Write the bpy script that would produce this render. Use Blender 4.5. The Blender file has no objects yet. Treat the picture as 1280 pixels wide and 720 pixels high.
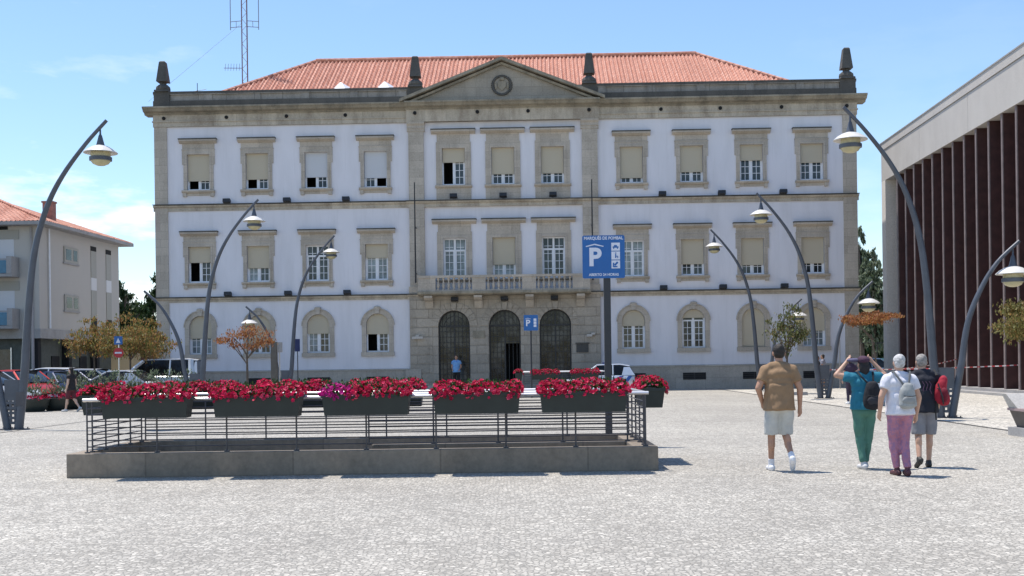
import bpy, bmesh, math, random
from mathutils import Vector, Matrix
random.seed(7)
sc = bpy.context.scene
C = sc.collection
PI = math.pi
tmp_scene = bpy.data.scenes.new('scratch')
def evaluated_mesh(ob):        # bake modifiers or text in an empty scratch scene (fast)
    tmp_scene.collection.objects.link(ob); vl = tmp_scene.view_layers[0]; vl.update(); dg = vl.depsgraph
    me = bpy.data.meshes.new_from_object(ob.evaluated_get(dg)); bpy.data.objects.remove(ob); return me
TH = .0133; FOC = 1400.; HOR = 452.; CAMH = 1.6

# ------------------------------------------------------------ placement helpers (survey of the square)
def dr(x, y):
    return (640+(x-640)*math.cos(TH)-(y-360)*math.sin(TH), 360+(x-640)*math.sin(TH)+(y-360)*math.cos(TH))
def W(x, y, Y):
    a, b = dr(x, y); return Vector(((a-640)/FOC*Y, Y, CAMH+(HOR-b)/FOC*Y))
def WX(x, Y, y=470): return W(x, y, Y).x

# ------------------------------------------------------------ mesh builder
class MB:
    def __init__(s): s.v = []; s.f = []
    def add(s, vs, fs):
        n = len(s.v); s.v += [tuple(v) for v in vs]; s.f += [tuple(i+n for i in f) for f in fs]
        return s
    def box(s, x0, x1, y0, y1, z0, z1):
        return s.add([(x0,y0,z0),(x1,y0,z0),(x1,y1,z0),(x0,y1,z0),(x0,y0,z1),(x1,y0,z1),(x1,y1,z1),(x0,y1,z1)],
                     [(0,3,2,1),(4,5,6,7),(0,1,5,4),(1,2,6,5),(2,3,7,6),(3,0,4,7)])
    def cbox(s, cx, cy, cz, sx, sy, sz):
        return s.box(cx-sx/2, cx+sx/2, cy-sy/2, cy+sy/2, cz-sz/2, cz+sz/2)
    def frust(s, cx, cy, z0, z1, ax, ay, bx, by):
        return s.add([(cx-ax,cy-ay,z0),(cx+ax,cy-ay,z0),(cx+ax,cy+ay,z0),(cx-ax,cy+ay,z0),(cx-bx,cy-by,z1),(cx+bx,cy-by,z1),(cx+bx,cy+by,z1),(cx-bx,cy+by,z1)],
                     [(0,3,2,1),(4,5,6,7),(0,1,5,4),(1,2,6,5),(2,3,7,6),(3,0,4,7)])
    def xprof(s, x0, x1, prof):           # profile (y,z) closed, extruded along x
        n = len(prof)
        vs = [(x0,y,z) for y,z in prof]+[(x1,y,z) for y,z in prof]
        fs = [tuple(range(n)), tuple(range(2*n-1, n-1, -1))]+[(i, n+i, n+(i+1)%n, (i+1)%n) for i in range(n)]
        return s.add(vs, fs)
    def prism(s, pts, y0, y1):            # polygon (x,z) extruded along y
        n = len(pts)
        vs = [(x,y0,z) for x,z in pts]+[(x,y1,z) for x,z in pts]
        fs = [tuple(range(n)), tuple(range(2*n-1, n-1, -1))]+[(i, n+i, n+(i+1)%n, (i+1)%n) for i in range(n)]
        return s.add(vs, fs)
    def zprism(s, pts, z0, z1):
        n = len(pts)
        vs = [(x,y,z0) for x,y in pts]+[(x,y,z1) for x,y in pts]
        fs = [tuple(range(n-1,-1,-1)), tuple(range(n, 2*n))]+[(i, (i+1)%n, n+(i+1)%n, n+i) for i in range(n)]
        return s.add(vs, fs)
    def tube(s, pts, rads, seg=8, flat=1.0, up=None, caps=True):
        pts = [Vector(p) for p in pts]
        if not hasattr(rads, '__len__'): rads = [rads]*len(pts)
        vs = []; a = None
        for i, p in enumerate(pts):
            t = (pts[min(i+1, len(pts)-1)]-pts[max(i-1, 0)]).normalized()
            if a is None:
                ref = Vector(up) if up else (Vector((0,1,0)) if abs(t.y) < .9 else Vector((1,0,0)))
                a = (ref-t*ref.dot(t)).normalized()
            else:
                a = (a-t*a.dot(t)).normalized()
            b = t.cross(a)
            for k in range(seg):
                an = 2*PI*k/seg
                vs.append(p+(a*math.cos(an)*flat+b*math.sin(an))*rads[i])
        n = len(pts)
        fs = [(i*seg+k, i*seg+(k+1)%seg, (i+1)*seg+(k+1)%seg, (i+1)*seg+k) for i in range(n-1) for k in range(seg)]
        if caps: fs += [tuple(range(seg-1,-1,-1)), tuple(range((n-1)*seg, n*seg))]
        return s.add(vs, fs)
    def lathe(s, prof, c=(0,0,0), seg=20):   # (r,z)
        vs = []; cx, cy, cz = c
        for r, z in prof:
            for k in range(seg):
                an = 2*PI*k/seg; vs.append((cx+r*math.cos(an), cy+r*math.sin(an), cz+z))
        n = len(prof)
        fs = [(i*seg+k, i*seg+(k+1)%seg, (i+1)*seg+(k+1)%seg, (i+1)*seg+k) for i in range(n-1) for k in range(seg)]
        fs += [tuple(range(seg-1,-1,-1)), tuple(range((n-1)*seg, n*seg))]
        return s.add(vs, fs)
    def ell(s, c, r, seg=14, rings=9, rot=None):
        vs = [];
        for i in range(rings+1):
            ph = PI*i/rings
            for k in range(seg):
                an = 2*PI*k/seg
                v = Vector((r[0]*math.sin(ph)*math.cos(an), r[1]*math.sin(ph)*math.sin(an), -r[2]*math.cos(ph)))
                if rot: v = rot @ v
                vs.append(v+Vector(c))
        fs = [(i*seg+k, i*seg+(k+1)%seg, (i+1)*seg+(k+1)%seg, (i+1)*seg+k) for i in range(rings) for k in range(seg)]
        return s.add(vs, fs)
    def limb(s, p0, p1, r0, r1, round0=True, round1=True, flat=1.0, seg=12):
        # tapered limb with rounded ends
        p0 = Vector(p0); p1 = Vector(p1); d = (p1-p0); t = d.normalized()
        P = []; R = []
        if round0:
            for a in (85, 60, 30): P.append(p0-t*r0*math.sin(math.radians(a))); R.append(r0*math.cos(math.radians(a)))
        P.append(p0); R.append(r0); P.append(p0+d*.5); R.append((r0+r1)/2); P.append(p1); R.append(r1)
        if round1:
            for a in (30, 60, 85): P.append(p1+t*r1*math.sin(math.radians(a))); R.append(r1*math.cos(math.radians(a)))
        return s.tube(P, R, seg, flat)
    def mesh(s, name='m', smooth=False):
        me = bpy.data.meshes.new(name); me.from_pydata(s.v, [], s.f); me.validate()
        if smooth:
            me.polygons.foreach_set('use_smooth', [True]*len(me.polygons))
        me.update(); return me
    def build(s, name, mat, parent=None, smooth=False, label=None, fix=True):
        me = s.mesh(name)
        if fix:
            bm = bmesh.new(); bm.from_mesh(me); bmesh.ops.recalc_face_normals(bm, faces=bm.faces); bm.to_mesh(me); bm.free()
        if smooth:
            me.polygons.foreach_set('use_smooth', [True]*len(me.polygons))
            try: me.set_sharp_from_angle(angle=math.radians(38))
            except Exception: pass
        o = bpy.data.objects.new(name, me); C.objects.link(o)
        if mat: me.materials.append(mat)
        if parent: o.parent = parent
        if label: o['label'] = label
        return o

def tag(o, label=None, cat=None, group=None, kind=None):
    if label: o['label'] = label
    if cat: o['category'] = cat
    if group: o['group'] = group
    if kind: o['kind'] = kind
    return o
def thing(name, label, cat, loc=(0,0,0), rz=0, group=None):
    o = bpy.data.objects.new(name, None); C.objects.link(o); o.empty_display_size = .2
    o.location = loc; o.rotation_euler = (0,0,rz)
    return tag(o, label, cat, group)
def copy_tree(o, parent=None):
    c = o.copy(); C.objects.link(c)
    if parent: c.parent = parent
    for ch in list(o.children): copy_tree(ch, c)
    return c
def struct(o): o['kind'] = 'structure'; return o

# ------------------------------------------------------------ materials
def nm(name):
    m = bpy.data.materials.new(name); m.use_nodes = True
    nt = m.node_tree; b = nt.nodes['Principled BSDF']
    return m, nt, b
def N(nt, t, **kw):
    n = nt.nodes.new(t)
    for k, v in kw.items():
        if k.startswith('i_'): n.inputs[k[2:].replace('_', ' ')].default_value = v
        else: setattr(n, k, v)
    return n
def ramp(nt, fac, stops):
    r = nt.nodes.new('ShaderNodeValToRGB')
    el = r.color_ramp.elements
    while len(el) < len(stops): el.new(.5)
    for e, (p, c) in zip(el, stops):
        e.position = p; e.color = tuple(c)+(1,) if len(c) == 3 else c
    nt.links.new(fac, r.inputs[0]); return r.outputs[0]
def mixc(nt, fac, a, b, mode='MIX'):
    m = nt.nodes.new('ShaderNodeMix'); m.data_type = 'RGBA'; m.blend_type = mode
    for i, v in ((0, fac), (6, a), (7, b)):
        if hasattr(v, 'links') or hasattr(v, 'is_linked'): nt.links.new(v, m.inputs[i])
        elif isinstance(v, (int, float)): m.inputs[i].default_value = v
        else: m.inputs[i].default_value = tuple(v)+(1,)
    return m.outputs[2]
def objco(nt, scale=(1,1,1)):
    t = N(nt, 'ShaderNodeTexCoord'); mp = N(nt, 'ShaderNodeMapping'); mp.inputs['Scale'].default_value = scale
    nt.links.new(t.outputs['Object'], mp.inputs[0]); return mp.outputs[0]
def noise(nt, co, scale, detail=4, rough=.55):
    n = N(nt, 'ShaderNodeTexNoise'); n.inputs['Scale'].default_value = scale; n.inputs['Detail'].default_value = detail
    n.inputs['Roughness'].default_value = rough
    if co: nt.links.new(co, n.inputs['Vector'])
    return n.outputs['Fac']
def bump(nt, b, h, strength=.3, dist=.02):
    n = N(nt, 'ShaderNodeBump'); n.inputs['Strength'].default_value = strength; n.inputs['Distance'].default_value = dist
    nt.links.new(h, n.inputs['Height']); nt.links.new(n.outputs[0], b.inputs['Normal'])
def plain(name, col, rough=.6, var=.15, scale=6, metal=0, bmp=0, spec=None):
    m, nt, b = nm(name)
    co = objco(nt); f = noise(nt, co, scale, 5)
    lo = tuple(c*(1-var) for c in col); hi = tuple(min(1, c*(1+var)) for c in col)
    nt.links.new(ramp(nt, f, [(.3, lo), (.7, hi)]), b.inputs['Base Color'])
    b.inputs['Roughness'].default_value = rough; b.inputs['Metallic'].default_value = metal
    if spec is not None: b.inputs['Specular IOR Level'].default_value = spec
    if bmp: bump(nt, b, f, bmp)
    return m
def stone(name, col, dark, amt=.45, block=(1.1, .45), rough=.85, jscale=1, streak=.5):
    m, nt, b = nm(name)
    t = N(nt, 'ShaderNodeTexCoord'); sx = N(nt, 'ShaderNodeSeparateXYZ'); nt.links.new(t.outputs['Object'], sx.inputs[0])
    cx = N(nt, 'ShaderNodeCombineXYZ'); nt.links.new(sx.outputs['X'], cx.inputs['X']); nt.links.new(sx.outputs['Z'], cx.inputs['Y'])
    br = N(nt, 'ShaderNodeTexBrick'); nt.links.new(cx.outputs[0], br.inputs['Vector'])
    br.inputs['Scale'].default_value = 1; br.inputs['Brick Width'].default_value = block[0]; br.inputs['Row Height'].default_value = block[1]
    br.inputs['Mortar Size'].default_value = .008*jscale; br.inputs['Bias'].default_value = 0
    br.inputs['Color1'].default_value = tuple(c*.82 for c in col)+(1,); br.inputs['Color2'].default_value = tuple(min(1,c*1.15) for c in col)+(1,)
    br.inputs['Mortar'].default_value = tuple(c*.5 for c in col)+(1,)
    n1 = noise(nt, objco(nt, (1,1,.35)), 1.6, 8, .65)
    n2 = noise(nt, objco(nt), 14, 6, .6)
    f = ramp(nt, n1, [(.42, (0,0,0)), (.68, (1,1,1))])
    fm = N(nt, 'ShaderNodeMath', operation='MULTIPLY'); nt.links.new(f, fm.inputs[0]); fm.inputs[1].default_value = amt
    c1 = mixc(nt, fm.outputs[0], br.outputs['Color'], dark)
    c2 = mixc(nt, .35, c1, ramp(nt, n2, [(.3, tuple(c*.6 for c in col)), (.7, tuple(min(1,c*1.3) for c in col))]))
    nt.links.new(c2, b.inputs['Base Color']); b.inputs['Roughness'].default_value = rough
    bump(nt, b, n2, .35, .02)
    return m

M = {}
M['stucco'] = None
def stucco(name, col, dirt, rough=.9):
    m, nt, b = nm(name)
    n1 = noise(nt, objco(nt, (1,1,.18)), 1.3, 7, .6); n2 = noise(nt, objco(nt), .35, 4)
    f = N(nt, 'ShaderNodeMath', operation='MULTIPLY'); nt.links.new(ramp(nt, n1, [(.45,(0,0,0)),(.8,(1,1,1))]), f.inputs[0]); f.inputs[1].default_value = .5
    c = mixc(nt, f.outputs[0], col, dirt)
    c = mixc(nt, .25, c, ramp(nt, n2, [(.35, tuple(x*.85 for x in col)), (.65, col)]))
    n3 = noise(nt, objco(nt, (4,1,.22)), 1.6, 7, .7)
    c = mixc(nt, ramp(nt, n3, [(.55,(0,0,0)),(.72,(.22,.22,.22))]), c, dirt)
    nt.links.new(c, b.inputs['Base Color']); b.inputs['Roughness'].default_value = rough
    bump(nt, b, noise(nt, objco(nt), 40, 3), .15, .01)
    return m
M['stucco'] = stucco('white_stucco', (.74,.725,.755), (.48,.47,.47))
M['stone'] = stone('granite_trim', (.49,.43,.355), (.26,.22,.17), .6)
M['stone_base'] = stone('granite_plinth', (.46,.41,.345), (.22,.195,.165), .5, (1.6,.6))
M['stone_front'] = stone('granite_rusticated', (.40,.35,.285), (.20,.175,.14), .65, (1.3,.5), jscale=2.5)
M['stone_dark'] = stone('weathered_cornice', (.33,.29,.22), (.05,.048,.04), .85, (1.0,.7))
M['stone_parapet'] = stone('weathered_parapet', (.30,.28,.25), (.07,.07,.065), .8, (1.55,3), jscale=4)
M['stone_frieze'] = stone('mottled_frieze_stone', (.50,.44,.35), (.17,.13,.095), .9, (1.15,.7))
M['stone_black'] = stone('lichen_stone', (.10,.095,.085), (.03,.03,.028), .75, (3,3))
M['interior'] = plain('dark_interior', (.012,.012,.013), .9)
M['white_wood'] = plain('white_window_paint', (.75,.76,.78), .5, .06)
M['blind'] = None
def slats(name, col, pitch=.05, rough=.6, var=.1):
    m, nt, b = nm(name)
    w = N(nt, 'ShaderNodeTexWave'); w.bands_direction = 'Z'; w.inputs['Scale'].default_value = .314/pitch; w.inputs['Distortion'].default_value = 0
    nt.links.new(objco(nt), w.inputs['Vector'])
    nt.links.new(ramp(nt, w.outputs['Fac'], [(0, tuple(c*.6 for c in col)), (.3, col), (1, col)]), b.inputs['Base Color'])
    b.inputs['Roughness'].default_value = rough; bump(nt, b, w.outputs['Fac'], .4, .01)
    return m
M['blind'] = slats('beige_shutter', (.55,.48,.355))
M['blind_grey'] = slats('grey_shutter', (.36,.345,.30))
M['blind_white'] = slats('pale_shutter', (.62,.63,.65))
def glass(name, col, rough=.08, spec=.5, var=.5):
    m, nt, b = nm(name)
    n = noise(nt, objco(nt), .9, 6, .7)
    nt.links.new(ramp(nt, n, [(.42, tuple(c*(1-var) for c in col)), (.58, tuple(c*(1+var) for c in col))]), b.inputs['Base Color'])  # blotches in the base colour imitate reflections in the panes
    b.inputs['Roughness'].default_value = rough; b.inputs['Specular IOR Level'].default_value = spec
    bump(nt, b, noise(nt, objco(nt), .9, 2), .05, .05)
    return m
M['glass'] = glass('window_glass', (.035,.045,.05))
M['glass_curtain'] = glass('curtained_glass', (.22,.26,.27), .1, .4, .35)
M['glass_dark'] = glass('door_glass', (.05,.052,.05), .12, .3, .9)
M['glass_car'] = glass('car_glass', (.012,.015,.018), .08, .28)
M['iron'] = plain('black_iron', (.02,.02,.022), .5, .2)
M['lamp_metal'] = plain('blue_grey_painted_steel', (.075,.085,.105), .42, .15, 3)
M['shade_metal'] = plain('white_enamel_shade', (.62,.6,.56), .4, .1)
M['globe'] = plain('amber_lamp_diffuser', (.44,.40,.24), .35, .12)
M['concrete'] = None
def concrete(name, col, dk, s=1.5):
    m, nt, b = nm(name)
    n1 = noise(nt, objco(nt, (1,1,.5)), s, 8, .65); n2 = noise(nt, objco(nt), 22, 5, .6)
    c = ramp(nt, n1, [(.3, dk), (.62, col)])
    c = mixc(nt, .3, c, ramp(nt, n2, [(.3, tuple(x*.5 for x in col)), (.7, tuple(min(1,x*1.3) for x in col))]))
    nt.links.new(c, b.inputs['Base Color']); b.inputs['Roughness'].default_value = .88
    bump(nt, b, n2, .3, .01)
    return m
M['concrete'] = stone('stained_concrete', (.27,.225,.175), (.105,.09,.072), .8, (2.13,3.1), jscale=1.6)
M['concrete_light'] = concrete('light_concrete', (.54,.51,.47), (.45,.42,.385), .8)
M['concrete_mid'] = concrete('grey_concrete', (.36,.35,.34), (.25,.24,.23))
M['alu'] = plain('brushed_aluminium', (.72,.70,.68), .35, .06, 8, .85)
M['rail'] = plain('dark_steel_rail', (.07,.068,.075), .5, .15)
M['planter'] = plain('dark_green_planter', (.016,.024,.022), .55, .2, 4)
M['rust'] = plain('brown_metal_fins', (.062,.025,.023), .6, .25, 3)
M['rust_lit_edge'] = plain('brown_fin_lit_edges', (.19,.15,.145), .6, .2, 3)  # lighter copy of the fin brown, sunlit edge put into the colour
M['soil'] = plain('soil', (.03,.022,.015), .95)

def leafmat(name, cols, rough=.6, transl=.3):
    m, nt, b = nm(name)
    g = N(nt, 'ShaderNodeNewGeometry')
    st = [(i/(len(cols)-1) if len(cols) > 1 else 0, c) for i, c in enumerate(cols)]
    c = ramp(nt, g.outputs['Random Per Island'], st)
    nt.links.new(c, b.inputs['Base Color']); b.inputs['Roughness'].default_value = rough
    b.inputs['Specular IOR Level'].default_value = .3
    tr = N(nt, 'ShaderNodeBsdfTranslucent'); nt.links.new(c, tr.inputs[0])
    mx = N(nt, 'ShaderNodeMixShader'); mx.inputs[0].default_value = transl
    out = nt.nodes['Material Output']
    nt.links.new(b.outputs[0], mx.inputs[1]); nt.links.new(tr.outputs[0], mx.inputs[2]); nt.links.new(mx.outputs[0], out.inputs[0])
    return m
M['petal'] = leafmat('red_petals', [(.28,.002,.025),(.62,.010,.07),(.76,.02,.11),(.42,.004,.04),(.80,.10,.20),(.35,.003,.03)], .55, .3)
M['petal_magenta'] = leafmat('magenta_petals', [(.40,.008,.16),(.62,.02,.28),(.5,.012,.2)], .55, .3)
M['petal_white'] = leafmat('pale_petals', [(.75,.5,.45),(.8,.7,.6)], .55, .3)
M['leaf'] = leafmat('flower_leaves', [(.02,.05,.015),(.05,.10,.025),(.03,.07,.02)])
M['leaf_dark'] = leafmat('dark_tree_leaves', [(.014,.034,.012),(.035,.07,.02),(.022,.05,.015),(.06,.09,.03)])
M['leaf_grey'] = leafmat('grey_green_leaves', [(.09,.13,.07),(.16,.20,.12),(.22,.25,.17),(.07,.11,.05)])
M['leaf_orange'] = leafmat('orange_leaves', [(.26,.09,.035),(.38,.15,.06),(.33,.19,.06),(.18,.055,.03),(.40,.22,.10)], transl=.4)
M['leaf_autumn'] = leafmat('ochre_leaves', [(.28,.18,.06),(.38,.23,.08),(.17,.18,.05),(.40,.17,.07),(.13,.16,.045),(.24,.22,.06)], transl=.4)
M['leaf_olive'] = leafmat('olive_leaves', [(.16,.15,.05),(.26,.23,.08),(.12,.14,.04),(.30,.18,.07),(.20,.21,.08)], transl=.4)
M['leaf_green'] = leafmat('fresh_green_leaves', [(.09,.12,.04),(.16,.19,.07),(.20,.15,.07),(.06,.09,.03)], transl=.4)
M['bark'] = plain('bark', (.12,.095,.075), .9, .3, 9, bmp=.5)

# roof tiles
def tilemat():
    m, nt, b = nm('terracotta_tiles')
    n1 = noise(nt, objco(nt), 5, 6, .65); n2 = noise(nt, objco(nt), .5, 4)
    w = N(nt, 'ShaderNodeTexWave'); w.bands_direction = 'Y'; w.wave_profile = 'SAW'; w.inputs['Scale'].default_value = .314/.34; w.inputs['Distortion'].default_value = .3
    nt.links.new(objco(nt), w.inputs['Vector'])
    c = ramp(nt, n1, [(.25,(.36,.14,.09)),(.5,(.56,.26,.18)),(.72,(.76,.50,.40))])
    c = mixc(nt, .25, c, ramp(nt, n2, [(.3,(.3,.1,.06)),(.7,(.6,.25,.16))]))
    c = mixc(nt, ramp(nt, w.outputs['Fac'], [(0,(1,1,1)),(.3,(0,0,0)),(1,(0,0,0))]), c, (.20,.07,.045))
    nt.links.new(c, b.inputs['Base Color']); b.inputs['Roughness'].default_value = .75
    bump(nt, b, w.outputs['Fac'], .5, .03)
    return m
M['tile'] = tilemat()

# cobbled square
def cobble(name, base, spread=.35, scl=9.5, warm=(1,.95,.835)):
    m, nt, b = nm(name)
    co = objco(nt)
    v = N(nt, 'ShaderNodeTexVoronoi'); v.inputs['Scale'].default_value = scl; v.inputs['Randomness'].default_value = .75
    ve = N(nt, 'ShaderNodeTexVoronoi'); ve.feature = 'DISTANCE_TO_EDGE'; ve.inputs['Scale'].default_value = scl; ve.inputs['Randomness'].default_value = .75
    nt.links.new(co, v.inputs['Vector']); nt.links.new(co, ve.inputs['Vector'])
    sep = N(nt, 'ShaderNodeSeparateColor'); nt.links.new(v.outputs['Color'], sep.inputs[0])
    def c(k): return tuple(base*k*w for w in warm)
    cell = ramp(nt, sep.outputs[0], [(0, c(1-spread)), (.45, c(.97)), (.8, c(1.08)), (1, c(1.32))])
    big = noise(nt, co, .22, 5, .6); mid = noise(nt, co, 1.3, 6, .65); fine = noise(nt, co, 60, 4)
    cell = mixc(nt, .8, cell, ramp(nt, big, [(.35,(.80,.79,.79)),(.62,(1.06,1.05,1.04))]), 'MULTIPLY')
    cell = mixc(nt, .8, cell, ramp(nt, mid, [(.3,(.80,.79,.78)),(.6,(1,1,1)),(.78,(1.1,1.1,1.09))]), 'MULTIPLY')
    j = ramp(nt, ve.outputs['Distance'], [(0,(.8,.8,.8)),(.05,(.7,.7,.7)),(.12,(0,0,0))])
    cc = mixc(nt, j, cell, c(.42))
    nt.links.new(cc, b.inputs['Base Color']); b.inputs['Roughness'].default_value = .8; b.inputs['Specular IOR Level'].default_value = .3
    h = ramp(nt, ve.outputs['Distance'], [(0,(0,0,0)),(.16,(.8,.8,.8)),(.5,(1,1,1))])
    hm = mixc(nt, .3, h, sep.outputs[1]); hm = mixc(nt, .12, hm, fine)
    bump(nt, b, hm, .6, .02)
    return m
M['cobble'] = cobble('limestone_setts', .50, .34, 21)
M['slab_paving'] = cobble('pale_paving', .60, .22, 8)
M['asphalt'] = plain('asphalt', (.055,.055,.057), .9, .3, 30, bmp=.3)
M['drain'] = plain('dark_channel', (.07,.068,.066), .8, .3, 5)

# ------------------------------------------------------------ ground
wx0, wx1 = -6.47, 2.08; wy0, wy1 = 16.17, 18.95       # stair enclosure outer outline
def ground_with_hole():
    mb = MB(); R = 1500
    hx0, hx1, hy0, hy1 = wx0+.1, wx1-.1, wy0+.1, wy1-.1
    xs = [-R, hx0, hx1, R]; ys = [-60, hy0, hy1, R]
    for i in range(3):
        for j in range(3):
            if i == 1 and j == 1: continue
            mb.add([(xs[i],ys[j],0),(xs[i+1],ys[j],0),(xs[i+1],ys[j+1],0),(xs[i],ys[j+1],0)], [(0,1,2,3)])
    return struct(mb.build('ground', M['cobble']))
ground_with_hole()
mb = MB()
mb.box(wx0+.24, wx1-.24, wy0+.24, wy1-.24, -3.3, -3.2)
for k in range(18):
    x1 = wx1-1.2-k*.3
    mb.box(x1-.3, x1, wy0+.25, wy1-.25, -3.2, -.0-.17*(k+1) if k < 17 else -3.1)
mb.box(wx1-1.2, wx1-.25, wy0+.25, wy1-.25, -3.2, -.01)
struct(mb.build('stairs', M['concrete_mid']))
def strip(name, pts, w, mat, z=.004):
    mb = MB()
    for (a, b_) in zip(pts[:-1], pts[1:]):
        a = Vector((a[0],a[1],0)); b2 = Vector((b_[0],b_[1],0)); t = (b2-a).normalized(); n = Vector((-t.y,t.x,0))*w/2
        mb.add([a-n+Vector((0,0,z)), b2-n+Vector((0,0,z)), b2+n+Vector((0,0,z)), a+n+Vector((0,0,z))], [(0,1,2,3)])
    return struct(mb.build(name, mat))
struct(MB().add([(10.2,-10,.004),(19.5,-10,.004),(20.3,59,.004),(10.9,59,.004)], [(0,1,2,3)]).build('side_paving', M['slab_paving']))
strip('drain_channel', [(10.12,-10),(10.8,59)], .09, M['drain'], .008)
strip('drain_channel', [(-12.9,15),(-12.3,60)], .07, M['drain'])
strip('drain_channel', [(-13.6,28.2),(-6.0,27.6)], .05, M['drain'])
struct(MB().add([(-90,44.5,.004),(-14.5,44.5,.004),(-14.5,64,.004),(-90,64,.004)], [(0,1,2,3)]).build('road', M['asphalt']))

# ------------------------------------------------------------ TOWN HALL
TR = -.0239
hall = thing('town_hall', 'long white three storey building with granite trim, pediment and orange tiled roof', 'building', (0,61,0), TR)
UL, UR, UC = -19.5, 18.7, -.4
DEP = 14.
side_u = [-17.1,-13.87,-10.62,-7.37, 6.57,9.82,13.05,16.3]
mid_u = [-3.1,-.41,2.29]
OW = 1.25
def arcpts(c, r, zs, n=10, a0=PI, a1=0): return [(c+r*math.cos(a0+(a1-a0)*i/n), zs+r*math.sin(a0+(a1-a0)*i/n)) for i in range(n+1)]
def wall_band(mb, x0, x1, z0, z1, ops, y0=0, y1=.45):
    x = x0
    for (c, w, a, b, arch) in sorted(ops):
        mb.box(x, c-w/2, y0, y1, z0, z1)
        if a > z0: mb.box(c-w/2, c+w/2, y0, y1, z0, a)
        if arch:
            r = w/2; P = arcpts(c, r, b-r, 12)
            for p, q in zip(P[:-1], P[1:]):
                mb.prism([p, q, (q[0], z1), (p[0], z1)], y0, y1)
        else: mb.box(c-w/2, c+w/2, y0, y1, b, z1)
        x = c+w/2
    mb.box(x, x1, y0, y1, z0, z1)
CL, CR = -5.58, 4.78      # central bay
gz0, gz1 = 2.22, 4.33
mb = MB()
wall_band(mb, UL, CL, 1.29, 5.28, [(u,OW,gz0,gz1,True) for u in side_u[:4]])
wall_band(mb, CR, UR, 1.29, 5.28, [(u,OW,gz0,gz1,True) for u in side_u[4:]])
wall_band(mb, UL, UR, 5.28, 10.37, [(u,OW,6.16,8.11,False) for u in side_u]+[(u,OW,6.16,8.37,False) for u in mid_u])
wall_band(mb, UL, UR, 10.37, 14.72, [(u,OW,11.22,13.18,False) for u in side_u]+[(u,OW,11.27,13.27,False) for u in mid_u])
# side and back walls
mb.box(UL, UL+.45, .45, DEP, 0, 14.72); mb.box(UR-.45, UR, .45, DEP, 0, 14.72); mb.box(UL, UR, DEP, DEP+.4, 0, 14.72)
mb.build('wall', M['stucco'], hall)
# near-black slabs behind the openings, the rooms' darkness put into their colour
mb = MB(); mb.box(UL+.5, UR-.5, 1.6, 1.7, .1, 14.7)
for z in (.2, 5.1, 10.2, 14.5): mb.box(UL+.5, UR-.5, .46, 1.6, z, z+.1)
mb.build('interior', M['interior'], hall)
# central ground floor in stone
dz0, dz1 = .36, 4.43; DW = 1.72; doors = [-3.18,-.42,2.33]
mb = MB(); wall_band(mb, CL, CR, .36, 5.2, [(u,DW,dz0,dz1,True) for u in doors], -.22, .449)
mb.box(CL+.002, CR-.002, .0, .448, 5.2, 5.279)
mb.build('entrance_wall', M['stone_front'], hall)
# rustication courses as raised blocks & arch voussoirs
for (a, b_) in ((CL+.02, doors[0]-DW/2-.32), (doors[2]+DW/2+.32, CR-.02)):
    mb = MB(); mb.box(a, b_, -.224, -.215, .55, 5.03)
    for i in range(9): mb.box(a, b_, -.245, -.223, .57+i*.5, 1.02+i*.5)
    mb.build('rusticated_blocks', M['stone_front'], hall)
for (a, b_) in ((doors[0]+DW/2+.03, doors[1]-DW/2-.03), (doors[1]+DW/2+.03, doors[2]-DW/2-.03)):
    mb = MB(); mb.box(a, b_, -.224, -.215, .55, 3.52)
    for i in range(6):
        z = .55+i*.5; mb.box(a, b_, -.243, -.223, z+.02, z+.47)
    mb.build('rusticated_blocks', M['stone_front'], hall)
mb = MB()
for u in doors:
    zs = dz1-DW/2
    for k in range(11):
        a0 = PI*k/11+.012; a1 = PI*(k+1)/11-.012; r0 = DW/2+.003; r1 = DW/2+.42
        P = [(u+r0*math.cos(a0), zs+r0*math.sin(a0)), (u+r1*math.cos(a0), zs+r1*math.sin(a0)), (u+r1*math.cos(a1), zs+r1*math.sin(a1)), (u+r0*math.cos(a1), zs+r0*math.sin(a1))]
        mb.prism(P, -.27 if k != 5 else -.33, -.216)
mb.build('arch_stones', M['stone_front'], hall)
# plinth
for a, b_ in ((UL-.06, CL-.02), (CR+.02, UR+.06)):
    mb = MB(); mb.box(a, b_, -.12, .44, 0, 1.2); mb.xprof(a, b_, [(.44,1.2),(-.15,1.2),(-.15,1.27),(-.1,1.3),(.44,1.3)])
    mb.build('plinth', M['stone_base'], hall)
MB().box(CL-.25, CL+.6, -.34, -.23, 0, 1.25).build('plinth_block', M['stone_base'], hall); MB().box(CR-.6, CR+.25, -.34, -.23, 0, 1.25).build('plinth_block', M['stone_base'], hall)
mb = MB(); mb.box(-5.2, 4.4, -1.5, -.0, 0, .12); mb.box(-4.9, 4.1, -1.15, -.0, .12, .24); mb.box(-4.6, 3.8, -.8, .6, .24, .36)
mb.build('entrance_steps', M['stone_base'], hall)
for u in side_u:
    if abs(u+17.1) < .1: continue
    g = MB(); g.box(u-.62, u+.62, -.135, -.118, .5, .88); vo = g.build('vent', M['interior'], hall)
    g = MB()
    for k in range(3): g.box(u-.62, u+.62, -.15, -.136, .55+k*.11, .59+k*.11)
    g.box(u-.03, u+.03, -.156, -.151, .5, .88)
    g.build('grille', M['iron'], vo)
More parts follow.
